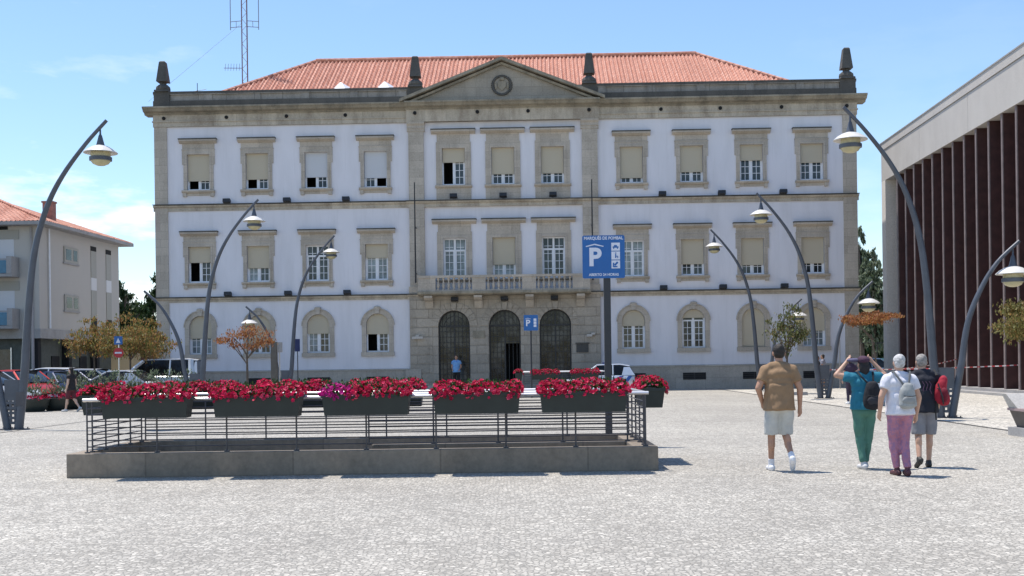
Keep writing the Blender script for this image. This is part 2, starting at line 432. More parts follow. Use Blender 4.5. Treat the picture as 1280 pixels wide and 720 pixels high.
# string courses
mb = MB()
def string(zt, h=.3, out=.14):
    for a, b_ in ((UL-.1, CL-.1), (CR+.1, UR+.1)):
        mb.xprof(a, b_, [(.02,zt-h),(-.06,zt-h),(-.06,zt-.12),(-out,zt-.08),(-out-.05,zt),(.02,zt+.03)])
    mb.xprof(CL-.1, CR+.1, [(.02,zt-h),(-.16,zt-h),(-.16,zt-.12),(-out-.12,zt-.08),(-out-.17,zt),(.02,zt+.03)])
string(10.38); string(5.30, .22)
mb.build('string_course', M['stone_frieze'], hall)
mb = MB()
for zt in (10.38, 5.30):
    mb.box(UL-.12, UR+.12, -.21, .0, zt+.032, zt+.07); mb.box(CL-.12, CR+.12, -.33, -.21, zt+.005, zt+.06)
mb.build('ledge', M['stone_black'], hall)
# corner strips and pilasters
for (a, b_, out) in ((UL-.02, UL+.68, .07), (UR-.72, UR+.02, .07)):
    mb = MB(); mb.box(a, b_, -out, .3, 1.31, 14.7); mb.box(a-.001, a+.02, .3, .9, 1.31, 14.7) ; mb.build('corner_pilaster', M['stone'], hall)
for (a, b_) in ((-5.54,-4.72), (3.9,4.74)):
    mb = MB(); mb.box(a, b_, -.17, .0, 5.31, 14.2)
    mb.box(a-.06, b_+.06, -.24, -.0, 5.32, 5.75)
    mb.xprof(a-.07, b_+.07, [(0,14.2),(-.2,14.2),(-.2,14.32),(-.24,14.34),(-.24,14.5),(-.31,14.6),(-.31,14.7),(0,14.7)])
    mb.build('pilaster', M['stone'], hall)
# entablature
mb = MB()
mb.box(UL-.06, UR+.06, -.1, .44, 14.7, 14.95); mb.box(UL-.1, UR+.1, -.15, .44, 14.95, 15.02)
mb.box(UL-.06, UR+.06, -.1, .44, 15.02, 15.35)
mb.box(CL-.05, CR+.05, -.28, -.1, 14.7, 15.35)
mb.build('frieze', M['stone_frieze'], hall)
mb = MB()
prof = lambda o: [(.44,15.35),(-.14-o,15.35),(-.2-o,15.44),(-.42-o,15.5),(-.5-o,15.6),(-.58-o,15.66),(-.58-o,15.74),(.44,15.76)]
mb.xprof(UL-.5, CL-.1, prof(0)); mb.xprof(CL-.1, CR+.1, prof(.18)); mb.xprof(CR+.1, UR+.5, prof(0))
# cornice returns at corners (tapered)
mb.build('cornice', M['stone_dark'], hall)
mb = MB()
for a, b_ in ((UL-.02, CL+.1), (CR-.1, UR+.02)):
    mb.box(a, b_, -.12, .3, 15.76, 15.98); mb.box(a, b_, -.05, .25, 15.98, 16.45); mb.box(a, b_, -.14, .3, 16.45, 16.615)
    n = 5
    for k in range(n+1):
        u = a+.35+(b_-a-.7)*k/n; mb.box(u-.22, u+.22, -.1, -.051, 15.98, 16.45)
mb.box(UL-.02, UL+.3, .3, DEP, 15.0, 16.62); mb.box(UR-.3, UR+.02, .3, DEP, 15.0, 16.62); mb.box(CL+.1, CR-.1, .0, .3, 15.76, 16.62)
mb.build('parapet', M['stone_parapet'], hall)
for a, b_ in ((UL-.025, CL+.1), (CR-.1, UR+.025)):
    mb = MB(); mb.box(a, b_, -.155, .31, 15.745, 16.12); mb.box(a, b_, -.16, .31, 16.5, 16.625); mb.build('parapet_band', M['stone_black'], hall)
# pediment
mb = MB(); mb.prism([(-5.45,15.77),(4.65,15.77),(-.4,17.8)], -.28, .3); mb.build('pediment', stone('pediment_stone', (.36,.325,.27), (.17,.155,.125), .6, (1.2,.5)), hall)
mb = MB()
def rake(x0, z0, x1, z1, h, y0, y1):
    mb.prism([(x0,z0),(x1,z1),(x1,z1+h),(x0,z0+h)], y0, y1)
rake(-5.95,15.70,-.4,17.88,.16,-.74,.3); rake(-.4,17.88,5.15,15.70,.16,-.74,.3)
rake(-5.6,15.60,-.4,17.68,.13,-.5,-.281); rake(-.4,17.68,4.8,15.60,.13,-.5,-.281)
mb.build('pediment_cornice', M['stone_dark'], hall)
mb = MB()
for k in range(28):
    a = 2*PI*k/28
    mb.ell((-.4+.5*math.cos(a), -.33, 16.58+.5*math.sin(a)), (.09,.07,.07), 6, 5)
em = mb.build('emblem', M['stone_black'], hall, True)
mb = MB(); mb.prism([(-.62,16.8),(-.18,16.8),(-.18,16.5),(-.4,16.28),(-.62,16.5)], -.36, -.28); mb.ell((-.4,-.34,16.93), (.16,.07,.1), 8, 6)
for s in (-1,1): mb.ell((-.4+s*.32,-.32,16.55), (.07,.05,.2), 6, 6)
mb.build('shield', M['stone_dark'], em, True)
# obelisks
for u in (-19.03,-5.13,4.34,18.25):
    mb = MB(); mb.frust(u, .1, 16.62, 16.72, .4,.4,.38,.38); mb.lathe([(.36,0),(.4,.1),(.38,.22),(.24,.34),(.14,.4)], (u,.1,16.70), 12)
    mb.lathe([(.13,0),(.2,.07),(.13,.14)], (u,.1,17.06), 10)
    mb.frust(u, .1, 17.2, 18.28, .3,.3,.17,.17); mb.frust(u, .1, 18.28, 18.34, .17,.17,.12,.12)
    mb.box(u-.42, u+.42, -.17, .45, 15.765, 16.625)
    mb.build('obelisk', M['stone_black'], hall)
# roof
mb = MB()
ze, zr = 15.72, 20.2; rise = zr-ze
us = []; u = UL+.5
a0, a1 = UL+.5, UR-.5
step = .055; n = int((a1-a0)/step); rows = [0, 1]
vs = []; fs = []
for i in range(n+1):
    u = a0+(a1-a0)*i/n
    s = min(7, u-a0, a1-u); s = max(s, 0)
    w = .06*math.sin(2*PI*u/.24)
    for t in (0, 1):
        q = s*t
        vs.append((u, .5+q-w*.5, ze+rise*q/7+w*.85))
for i in range(n): fs.append((2*i, 2*i+2, 2*i+3, 2*i+1))
mb.add(vs, fs)
mb.add([(a0,.5,ze-.05),(a0,14.4,ze-.05),(a0+7,7.5,zr-.05),(a1,.5,ze-.05),(a1,14.4,ze-.05),(a1-7,7.5,zr-.05)], [(0,1,2),(3,5,4),(1,4,5,2)])
rf = mb.build('roof', M['tile'], hall, fix=False)
mb = MB(); mb.tube([(a0+7,7.45,zr+.02),(a1-7,7.45,zr+.02)], .13, 8); mb.tube([(a0,.5,ze),(a0+7,7.5,zr)], .13, 8); mb.tube([(a1,.5,ze),(a1-7,7.5,zr)], .13, 8)
mb.build('ridge_tiles', M['tile'], rf, True)
for px in (421,477):
    p = W(px, 105, 61); u = p.x*1.032
    mb = MB(); mb.add([(u-.45,2.2,17.0),(u+.45,2.2,17.0),(u+.45,3.2,17.5),(u-.45,3.2,17.5),(u-.04,2.7,17.66),(u+.04,2.7,17.66)], [(0,1,5,4),(1,2,5),(2,3,4,5),(3,0,4),(0,3,2,1)])
    mb.build('skylight', plain('white_skylight', (.8,.82,.85), .3, .03), rf)

# windows
def rect_window(u, z0, z1, kind, blind, left='g', right='g', white=False, transom=False):
    w = OW; f = MB(); y0, y1 = .16, .24; h = w/2
    f.box(u-h, u-h+.07, y0, y1, z0, z1); f.box(u+h-.07, u+h, y0, y1, z0, z1); f.box(u-h+.07, u+h-.07, y0, y1, z0, z0+.08); f.box(u-h+.07, u+h-.07, y0, y1, z1-.07, z1)
    zt = z1-(z1-z0)*.3 if transom else z1-.07
    f.box(u-.055, u+.055, y0-.02, y0+.06, z0+.08, z1-.07)
    if transom: f.box(u-h+.07, u-.055, y0-.02, y0+.06, zt-.05, zt+.05); f.box(u+.055, u+h-.07, y0-.02, y0+.06, zt-.05, zt+.05)
    pg = MB(); pc = MB()
    for s, st in ((-1,left),(1,right)):
        if st == 'o': continue
        xa, xb = (u-h+.07, u-.055) if s < 0 else (u+.055, u+h-.07)
        f.box(xa, xa+.04, y0+.005, y0+.05, z0+.08, zt); f.box(xb-.04, xb, y0+.005, y0+.05, z0+.08, zt)
        cxm = (xa+xb)/2; f.box(cxm-.016, cxm+.016, y0+.01, y0+.045, z0+.08, z1-.07)
        nr = 5
        for k in range(1, nr):
            z = z0+.08+(z1-z0-.15)*k/nr; f.box(xa+.04, xb-.04, y0+.012, y0+.043, z-.014, z+.014)
        (pc if st == 'c' else pg).box(xa+.01, xb-.01, y0+.05, y0+.058, z0+.06, z1-.05)
    win = f.build('window', M['white_wood'], hall)
    if pg.v: pg.build('pane', M['glass'], win)
    if pc.v: pc.build('pane', M['glass_curtain'], win)
    if blind > 0:
        b = MB(); b.box(u-h+.02, u+h-.02, y0-.09, y0-.05, z1-(z1-z0)*blind, z1); b.box(u-h+.02, u+h-.02, y0-.1, y0-.04, z1-(z1-z0)*blind-.04, z1-(z1-z0)*blind)
        b.build('roller_blind', M['blind_white'] if white else M['blind'], win)
    s = MB()
    if kind == 'side':
        s.box(u-.82, u-h, -.07, .02, z0-.02, z1); s.box(u+h, u+.82, -.07, .02, z0-.02, z1)
        s.box(u-.9, u-.82, -.06, .02, z1-.55, z1+.24); s.box(u+.82, u+.9, -.06, .02, z1-.55, z1+.24)
        s.box(u-.82, u+.82, -.075, .02, z1, z1+.24); s.box(u-.72, u-h, -.1, -.07, z0, z1); s.box(u+h, u+.72, -.1, -.07, z0, z1); s.box(u-.72, u+.72, -.101, -.075, z1, z1+.1)
        s.box(u-.88, u+.88, -.05, .02, z1+.24, z1+.6)
        s.box(u-.92, u+.92, -.09, .02, z1+.24, z1+.28)
        s.xprof(u-1.03, u+1.03, [(.02,z1+.6),(-.1,z1+.6),(-.22,z1+.68),(-.27,z1+.71),(-.27,z1+.79),(.02,z1+.82)])
    else:
        s.box(u-.95, u-h, -.07, .02, z0-.02, z1); s.box(u+h, u+.95, -.07, .02, z0-.02, z1); s.box(u-.95, u+.95, -.075, .02, z1, z1+.34)
        s.box(u-.74, u-h, -.11, -.07, z0, z1); s.box(u+h, u+.74, -.11, -.07, z0, z1); s.box(u-.74, u+.74, -.111, -.075, z1, z1+.12)
        s.box(u-.9, u+.9, -.05, .02, z1+.34, z1+.78)
        s.xprof(u-1.2, u+1.2, [(.02,z1+.78),(-.1,z1+.78),(-.25,z1+.86),(-.3,z1+.89),(-.3,z1+.97),(.02,z1+1.0)])
    s.build('surround', M['stone'], win)
    hz, hw_, hy = (z1+.82, 1.05, -.285) if kind == 'side' else (z1+1.0, 1.22, -.315)
    MB().box(u-hw_, u+hw_, hy, .01, hz-.022, hz+.035).build('hood_top', M['stone_black'], win)
    q = MB()
    q.xprof(u-.9 if kind == 'side' else u-1.0, u+.9 if kind == 'side' else u+1.0, [(.16,z0-.02),(-.2,z0-.02),(-.2,z0-.09),(-.12,z0-.16),(.16,z0-.16)])
    if kind == 'side':
        q.box(u-.8, u+.8, -.05, .02, z0-.3, z0-.16); q.box(u-.86, u-.66, -.14, .02, z0-.36, z0-.16); q.box(u+.66, u+.86, -.14, .02, z0-.36, z0-.16)
    elif z0 > 9: q.box(u-.95, u+.95, -.06, .02, 10.42, z0-.16)
    q.build('sill', M['stone'], win)
def arch_window(u, zb, left='g', right='g'):
    z0, z1, h = gz0, gz1, OW/2; zs = z1-h; y0 = .16
    f = MB(); f.box(u-h, u-h+.07, y0, y0+.08, z0, zs); f.box(u+h-.07, u+h, y0, y0+.08, z0, zs); f.box(u-h+.07, u+h-.07, y0, y0+.08, z0, z0+.08)
    O = arcpts(u, h, zs, 12); I = arcpts(u, h-.07, zs, 12)
    for i in range(12): f.prism([O[i], O[i+1], I[i+1], I[i]], y0, y0+.08)
    f.box(u-.055, u+.055, y0-.02, y0+.06, z0+.08, z1-.06); f.box(u-h+.07, u-.055, y0-.018, y0+.06, zs-.04, zs+.04); f.box(u+.055, u+h-.07, y0-.018, y0+.06, zs-.04, zs+.04)
    for s in (-1, 1):
        if (left if s < 0 else right) == 'o': continue
        xa, xb = (u-h+.07, u-.055) if s < 0 else (u+.055, u+h-.07)
        f.box(xa, xa+.04, y0+.005, y0+.05, z0+.08, zs-.04); f.box(xb-.04, xb, y0+.005, y0+.05, z0+.08, zs-.04)
        f.box((xa+xb)/2-.015, (xa+xb)/2+.015, y0+.01, y0+.045, z0+.08, zs-.04)
        for k in range(1, 4):
            z = z0+.08+(zs-z0-.12)*k/4; f.box(xa+.04, xb-.04, y0+.012, y0+.043, z-.014, z+.014)
    win = f.build('arched_window', M['white_wood'], hall)
    for s in (-1, 1):
        st = left if s < 0 else right
        if st == 'o': continue
        xa, xb = (u-h+.06, u-.05) if s < 0 else (u+.05, u+h-.06)
        MB().box(xa, xb, y0+.05, y0+.058, z0+.05, zs+.0).build('pane', M['glass_curtain'] if st == 'c' else M['glass'], win)
    P = arcpts(u, h-.06, zs, 12); MB().prism(P, y0+.05, y0+.058).build('fanlight_pane', M['glass'], win)
    if zb < z1:
        hh = h-.015; pts = []
        if zb < zs: pts = [(u-hh, zb)]+arcpts(u, hh, zs, 12)+[(u+hh, zb)]
        else:
            a = math.asin((zb-zs)/hh); pts = arcpts(u, hh, zs, 12, PI-a, a)
        MB().prism(pts, y0-.09, y0-.05).build('roller_blind', M['blind'], win)
    s = MB(); R = h+.24
    s.box(u-R, u-h, -.07, .02, z0-.0, zs); s.box(u+h, u+R, -.07, .02, z0-.0, zs)
    O = arcpts(u, R, zs, 14); I = arcpts(u, h, zs, 14)
    for i in range(14): s.prism([O[i], O[i+1], I[i+1], I[i]], -.07, .02)
    O2 = arcpts(u, R+.06, zs, 14)
    for i in range(14): s.prism([O2[i], O2[i+1], O[i+1], O[i]], -.11, .02)
    s.prism([(u-.1,z1-.01),(u+.1,z1-.01),(u+.15,z1+.36),(u-.15,z1+.36)], -.16, -.07)
    s.ell((u,-.12,z1+.33), (.2,.07,.08), 8, 6)
    s.build('surround', M['stone'], win)
    MB().box(u-R-.04, u+R+.04, -.13, .16, z0-.22, z0).build('sill', M['stone'], win)
S3 = [(.72,'o','g',0),(.70,'o','g',0),(.67,'o','g',1),(.72,'g','o',1),(.84,'g','g',0),(.70,'g','g',0),(.41,'g','g',0),(.50,'g','g',0)]
for u, (bl, l, r, wh) in zip(side_u, S3): rect_window(u, 11.22, 13.18, 'side', bl, l, r, wh)
for u, (bl, l, r) in zip(mid_u, [(.36,'o','g'),(.70,'g','g'),(.70,'g','g')]): rect_window(u, 11.27, 13.27, 'mid', bl, l, r)
S2 = [(.42,'o','g'),(.60,'c','g'),(0,'g','g'),(.36,'c','c'),(0,'c','c'),(.67,'g','g'),(.72,'g','g'),(.70,'g','g')]
for u, (bl, l, r) in zip(side_u, S2): rect_window(u, 6.16, 8.11, 'side', bl, l, r, False, bl == 0)
for u, (bl, l, r) in zip(mid_u, [(0,'c','c'),(.65,'c','c'),(0,'g','g')]): rect_window(u, 6.16, 8.37, 'mid', bl, l, r, False, bl == 0)
S1 = [(3.09,'c','c'),(2.72,'g','g'),(3.27,'c','g'),(3.2,'o','g'),(3.45,'g','g'),(3.85,'g','g'),(2.24,'g','g'),(3.06,'c','c')]
for u, (zb, l, r) in zip(side_u, S1): arch_window(u, zb, l, r)
# doors
for i, u in enumerate(doors):
    r = DW/2; zs = dz1-r; f = MB(); y = .12
    f.box(u-r, u-r+.08, y, y+.08, dz0, zs); f.box(u+r-.08, u+r, y, y+.08, dz0, zs)
    O = arcpts(u, r, zs, 14); I = arcpts(u, r-.08, zs, 14)
    for k in range(14): f.prism([O[k], O[k+1], I[k+1], I[k]], y, y+.08)
    f.box(u-r+.08, u+r-.08, y-.01, y+.07, zs-.05, zs+.05)
    f.box(u-.04, u+.04, y, y+.06, dz0, dz1-.06)
    for k in range(1, 8):
        x = u-r+DW*k/8
        if abs(x-u) > .05:
            top = zs+math.sqrt(max(0, r*r-(x-u)**2))-.06
            f.box(x-.014, x+.014, y+.01, y+.04, dz0, top)
    for k in range(1, 11):
        z = dz0+(zs-dz0)*k/11
        if not (i == 1 and z < 2.6): f.box(u-r+.08, u+r-.08, y+.012, y+.035, z-.014, z+.014)
        else: f.box(u-r+.08, u, y+.012, y+.035, z-.014, z+.014)
    for k in (1, 2):
        rr = r*k/3; A = arcpts(u, rr, zs, 10); B = arcpts(u, rr-.03, zs, 10)
        for q in range(10): f.prism([A[q], A[q+1], B[q+1], B[q]], y+.012, y+.035)
    d = f.build('door', M['iron'], hall)
    if i == 1:
        MB().box(u-r+.05, u, y+.06, y+.068, dz0, zs).build('pane', M['glass_dark'], d)
        MB().box(u, u+r-.05, y+.06, y+.068, 2.6, zs).build('pane', M['glass_dark'], d)
    else: MB().box(u-r+.05, u+r-.05, y+.06, y+.068, dz0, zs).build('pane', M['glass_dark'], d)
    MB().prism(arcpts(u, r-.05, zs, 14), y+.06, y+.068).build('fanlight_pane', M['glass_dark'], d)
# balcony
mb = MB()
bx0, bx1 = -5.05, 4.25
mb.xprof(bx0, bx1, [(-.26,5.2),(-1.05,5.24),(-1.12,5.3),(-1.12,5.42),(-.26,5.42)])
bal = mb.build('balcony', M['stone_dark'], hall)
mb = MB(); groups = [(u-.98, u+.98) for u in mid_u]
xs = [bx0]+[v for g in groups for v in g]+[bx1]
for a, b_ in zip(xs[0::2], xs[1::2]): MB().box(a+.04 if a == bx0 else a, b_-.04 if b_ == bx1 else b_, -1.02, -.86, 5.42, 6.14).build('pedestal', M['stone'], bal)
for s_ in (bx0+.04, bx1-.2): MB().box(s_, s_+.16, -.859, -.16, 5.42, 6.14).build('end_panel', M['stone'], bal)
mb = MB(); mb.box(bx0, bx1, -1.06, -.8, 6.14, 6.27); mb.box(bx0, bx0+.22, -.8, -.1, 6.14, 6.27); mb.box(bx1-.22, bx1, -.8, -.1, 6.14, 6.27); mb.box(bx0+.05, bx1-.05, -1.0, -.88, 5.421, 5.5)
mb.build('coping', M['stone'], bal)
for a, b_ in groups:
    for k in range(7):
        x = a+(b_-a)*(k+.5)/7
        MB().lathe([(.07,0),(.07,.05),(.045,.08),(.085,.2),(.075,.3),(.04,.42),(.035,.5),(.06,.56),(.07,.6),(.07,.645)], (x,-.94,5.498), 10).build('baluster', M['stone'], bal, True)
for u in (-4.5,-1.82,.95,3.7):
    mb = MB(); P = [(-.27,5.2),(-1.0,5.2),(-1.0,5.08),(-.8,4.98),(-.5,4.9),(-.36,4.7),(-.27,4.55)]
    mb.xprof(u-.22, u+.22, P); mb.build('bracket', M['stone'], hall)
# floodlights, vents, plaques, poles
def flood(u, z, y=-.3):
    mb = MB(); mb.add([(u-.2,y-.1,z+.02),(u+.2,y-.1,z+.02),(u+.2,y+.12,z-.06),(u-.2,y+.12,z-.06),(u-.2,y-.06,z+.2),(u+.2,y-.06,z+.2),(u+.2,y+.14,z+.12),(u-.2,y+.14,z+.12)], [(0,3,2,1),(4,5,6,7),(0,1,5,4),(1,2,6,5),(2,3,7,6),(3,0,4,7)])
    mb.box(u-.03, u+.03, y, y+.3, z-.06, z-.0); mb.build('floodlight', M['iron'], hall)
for z in (10.5, 5.42):
    for u in (-15.5,-12.2,-8.97,8.2,11.4,14.7): flood(u, z)
for u in mid_u: flood(u, 10.55, -.4); flood(u, 4.95, -.55)
for u in (-18.95,-15.5,-12.2,-8.97,-5.15,-1.75,1.0,4.3,8.2,11.4,14.7,18.2):
    y = -.29 if -5.5 < u < 4.7 else -.1
    MB().tube([(u,y+.05,15.17),(u,y-.05,15.17)], .1, 10).build('drain_spout', M['interior'], hall)
for u in (-5.15, 4.36):
    mb = MB(); mb.tube([(u,-.95,5.9),(u,-.95,11.3)], [.045,.03], 8); mb.box(u-.02, u+.02, -.95, -.2, 8.9, 8.94); mb.box(u-.02, u+.02, -.95, -.2, 6.4, 6.44); mb.build('flagpole', M['iron'], hall, True)
    mb = MB(); mb.box(u-.1, u+.1, -.5, -.24, 3.0, 3.1); mb.box(u-.35 if u > 0 else u-.3, u-.05 if u > 0 else u+.3, -.52, -.4, 2.9, 3.03); mb.build('camera_housing', M['concrete_light'], hall)
MB().box(-2.15, -1.5, -.275, -.244, 2.9, 3.3).build('plaque', M['stone_dark'], hall)
mb = MB(); mb.box(3.45, 4.1, -.27, -.246, 2.05, 2.5); mb.box(3.4, 4.15, -.3, -.246, 2.52, 2.58); mb.build('plaque', M['stone_black'], hall)

# antenna mast on the roof
def mast():
    p = W(306.5, 100, 67.5); t = thing('antenna_mast', 'tall thin lattice radio mast with dipoles and guy wires on the tiled roof', 'antenna', (p.x, 67.5, 17.6))
    mb = MB(); H = 12
    for dx, dy in ((-.17,0),(.12,.14),(.17,-.12)): mb.tube([(dx,dy,-1.2),(dx,dy,H)], .035, 6)
    for k in range(34):
        z = -.8+k*.38; a, b_ = (-.17,.12) if k % 2 else (.12,-.17)
        mb.tube([(a,0,z),(b_,.1,z+.38)], .012, 4, caps=False); mb.tube([(.17,-.12,z),(.12,.14,z+.38)], .012, 4, caps=False)
    mb.build('lattice_mast', plain('mast_steel', (.22,.13,.14), .5, .3), t)
    M['ant'] = plain('antenna_steel', (.2,.21,.25), .5)
    for s in (-1, 1):
        mb = MB(); x = s*.85; mb.tube([(s*.17,0,4.4),(x,0,4.35)], .02, 5); mb.tube([(s*.17,0,4.75),(x,0,4.7)], .02, 5); mb.tube([(x,0,4.2),(x,0,7.4)], .025, 5); mb.tube([(s*.5,0,4.38),(s*.5,0,4.73)], .015, 4)
        mb.build('dipole', M['ant'], t)
    mb = MB(); mb.tube([(-.17,0,1.9),(-1.3,.1,1.95)], .02, 5)
    for k in range(6): mb.tube([(-.35-k*.17,-.02,1.75),(-.35-k*.17,.1,2.2)], .012, 4)
    mb.build('yagi_antenna', M['ant'], t)
    mb = MB(); mb.tube([(-.17,0,4.6),(-4.4,-4.5,-1.1)], .008, 4)
    mb.build('guy_wire', M['ant'], t)
mast()
t_ = bpy.data.objects.new('whip_antenna', None)
bpy.data.objects.remove(t_)
mb = MB(); p = W(244, 105, 62); mb.tube([(0,0,-.5),(0,0,.45)], .02, 5); mb.tube([(-.15,0,.0),(.5,0,.1)], .012, 4)
o = mb.build('whip_antenna', M['iron']); o.location = (p.x, 62.4, 16.9); tag(o, 'short whip antenna behind the parapet left of the roof', 'antenna')

# ------------------------------------------------------------ RIGHT HALL with brown fins
def fx(Y): return 17.43+.054*Y
RA = math.atan(.054)
rb = thing('exhibition_hall', 'modern concrete hall with dark brown vertical fins along the right side', 'building', (fx(62.9), 62.9, 0), -RA)
# local frame: x = outwards to the right, y = away; camera side is negative y
Ln = 40.
def rbx(mb, x0, x1, y0, y1, z0, z1): return mb.box(x0, x1, -y1, -y0, z0, z1)
mb = MB()
for i in range(6):
    a = i*6.9+ (.0 if i == 0 else .012); b_ = (i+1)*6.9-.012
    rbx(mb, 0, .5, a, b_, 11.4, 13.08)
mb.build('fascia', M['concrete_light'], rb)
mb = MB(); rbx(mb, -.04, .5, -.02, 41.4, 13.11, 13.5); mb.build('parapet_band', M['concrete_light'], rb)
mb = MB(); rbx(mb, -.07, .5, -.04, 41.4, 13.5, 13.56); rbx(mb, .02, .5, 0, 41.4, 13.081, 13.109); mb.build('coping', M['concrete_mid'], rb)
mb = MB(); rbx(mb, .0, 14, .0, .75, 0, 11.398); mb.build('end_wall', concrete('pale_concrete', (.74,.69,.62), (.64,.59,.53), .8), rb)
mb = MB(); rbx(mb, .5, 14, .0, 41.4, 11.4, 11.6); rbx(mb, .501, 14, 0, 41.4, 13.0, 13.3); mb.build('roof', M['concrete_mid'], rb)
mb = MB(); rbx(mb, 1.9, 2.1, .75, 41.4, .2, 11.399); mb.build('wall', M['rust'], rb)
mb = MB(); rbx(mb, -.15, 2.1, .752, 41.4, 0, .22); rbx(mb, -.75, -.15, .4, 41.4, 0, .10); mb.build('step', M['concrete_mid'], rb)
Ys = [60.2-1.47*k for k in range(24)]
for Y in Ys:
    y = (62.9-Y)/math.cos(RA)
    mb = MB(); rbx(mb, .1, .95, y, y+.12, .221, 11.398); f = mb.build('fin', M['rust'], rb)
    mb = MB(); rbx(mb, .055, .1, y-.02, y+.14, .222, 11.397); mb.build('lit_edge', M['rust_lit_edge'], f)  # thin strip added to carry the painted lit tone of the fin edge

# ------------------------------------------------------------ LEFT APARTMENT BUILDING
CX, CYb = -27.1, 64.2
ab = thing('apartment_building', 'cream three storey apartment block with tiled roof at the left edge', 'building', (CX, CYb, 0), -RA)
M['cream'] = stucco('cream_render', (.46,.435,.395), (.42,.41,.38))
M['white_r'] = stucco('white_render', (.66,.66,.66), (.5,.5,.48))
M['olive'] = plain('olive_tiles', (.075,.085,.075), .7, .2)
L2 = 11.3
mb = MB(); mb.box(-16, 0, 0, L2, 3.85, 9.75); mb.build('wall', M['cream'], ab)
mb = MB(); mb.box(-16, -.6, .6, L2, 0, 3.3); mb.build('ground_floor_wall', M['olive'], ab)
mb = MB(); mb.box(-16.1, .06, -.06, L2+.05, 3.3, 3.85); mb.build('band', M['concrete_mid'], ab)
mb = MB()
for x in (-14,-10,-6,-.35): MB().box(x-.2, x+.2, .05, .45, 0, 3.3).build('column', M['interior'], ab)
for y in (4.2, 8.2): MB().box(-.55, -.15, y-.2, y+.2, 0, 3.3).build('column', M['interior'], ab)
for x0 in (-15,-11.5,-8,-4.6):
    d = MB().box(x0, x0+2.6, .55, .599, .3, 2.7).build('shop_window', M['glass'], ab)
    mb = MB(); mb.box(x0-.06, x0, .5, .598, .2, 2.8); mb.box(x0+2.6, x0+2.66, .5, .598, .2, 2.8); mb.box(x0+1.27, x0+1.33, .52, .549, .3, 2.7); mb.build('frame', M['alu'], d)
for y0 in (2.6, 6.4):
    MB().box(-.6, -.55, y0, y0+1, 0, 2.3).build('door', M['interior'], ab)
# roof (hipped)
zev = 9.95; ov = .75
mb = MB(); mb.box(-16.7, ov, -ov, L2+ov, 9.75, 9.95); mb.build('eaves', M['concrete_mid'], ab)
def hip(name, x0, x1, y0, y1, z, slope, parent):
    w = (y1-y0)/2; zt = z+w*slope; mb = MB(); n = int((y1-y0)/.09)
    vs = []; fs = []
    for i in range(n+1):
        y = y0+(y1-y0)*i/n; s = min(y-y0, y1-y); o_ = .045*math.sin(2*PI*y/.26)
        vs += [(x1, y, z+o_), (x1-s, y, z+s*slope+o_)]
    for i in range(n): fs.append((2*i, 2*i+1, 2*i+3, 2*i+2))
    mb.add(vs, fs); vs = []; fs = []; n = int((x1-x0)/.09)
    for i in range(n+1):
        x = x0+(x1-x0)*i/n; s = min(w, x1-x); o_ = .045*math.sin(2*PI*x/.26)
        vs += [(x, y0, z+o_), (x, y0+s, z+s*slope+o_)]
    for i in range(n): fs.append((2*i, 2*i+2, 2*i+3, 2*i+1))
    mb.add(vs, fs)
    mb.add([(x0,y1,z),(x1,y1,z),(x1-w,y1-w,zt),(x0,y1-w,zt)], [(0,1,2,3)]); mb.add([(x0,y0,z),(x0,y1,z),(x0,y0+w,zt)], [(0,1,2)])
    r = mb.build(name, M['tile'], parent, fix=False)
    MB().tube([(x1,y0,z+.05),(x1-w,y0+w,zt+.05),(x0,y0+w,zt+.05)], .1, 6).build('ridge_tiles', M['tile'], r)
    return r
rf2 = hip('roof', -17, ov, -ov, L2+ov, 9.96, .36, ab)
mb = MB(); mb.box(-1.15, -.55, 2.9, 3.4, 10.3, 11.5); mb.box(-1.2, -.5, 2.85, 3.45, 11.5, 11.6); mb.build('chimney', plain('brick_chimney', (.30,.15,.12), .9, .2), rf2)
# front: loggias with balconies
for fl, z in enumerate((3.85, 6.8)):
    for x0 in (-15.5,-7.6):
        mb = MB(); x1 = x0+(5.8 if x0 < -10 else 6.45)
        bo = MB().box(x0, x1, -.9, -.02, z+.0, z+.16).build('balcony', M['concrete_mid'], ab)
        MB().box(x0+.05, x1-.3, -.88, -.84, z+.2, z+.92).build('blue_panel', plain('blue_panel', (.05,.17,.26), .4, .1), bo)
        mb = MB(); mb.box(x1-.3, x1, -.92, -.0, z+.161, z+1.15); mb.box(x0, x1-.3, -.9, -.82, z+.95, z+1.02); mb.build('balustrade', M['concrete_mid'], bo)
        MB().box(x0+.2, x1-.3, -.012, -.0, z+.16, z+2.4).build('shutter', M['blind_white'], ab)
        MB().box(x0, x1, -.03, -.013, z+2.2, z+2.75).build('shutter_box', M['blind_grey'], ab)
MB().box(-16, -1.8, -.028, -.001, 9.35, 9.75).build('gap_shade', M['interior'], ab)  # solid near-black strip, shade below the eaves put into its colour
for z in (5.05, 7.95):
    w_ = MB().box(0.0, .08, 3.1, 5.0, z, z+.95).build('window', M['blind_grey'], ab)
    MB().box(.081, .09, 3.3, 4.0, z+.15, z+.8).build('pane', M['glass'], w_); MB().box(.081, .09, 4.3, 4.8, z+.15, z+.8).build('pane', M['glass'], w_)
    MB().box(.0, .1, 3.0, 5.1, z-.1, z-.005).build('sill', M['concrete_mid'], w_)
for y0 in (6.9, 9.2):
    for z, z1_, mt in ((9.0,9.3,'interior'),(7.3,9.0,'blind_grey'),(4.7,6.5,'blind_grey'),(6.5,7.3,'white_r'),(3.9,4.7,'interior')):
        MB().box(-.0, .035, y0, y0+.8, z, z1_-.01).build('shutter' if mt == 'blind_grey' else 'window', M[mt], ab)
mb = MB(); mb.tube([(.1,1.1,3.9),(.1,1.1,9.7)], .05, 6); mb.build('downpipe', M['white_wood'], ab)
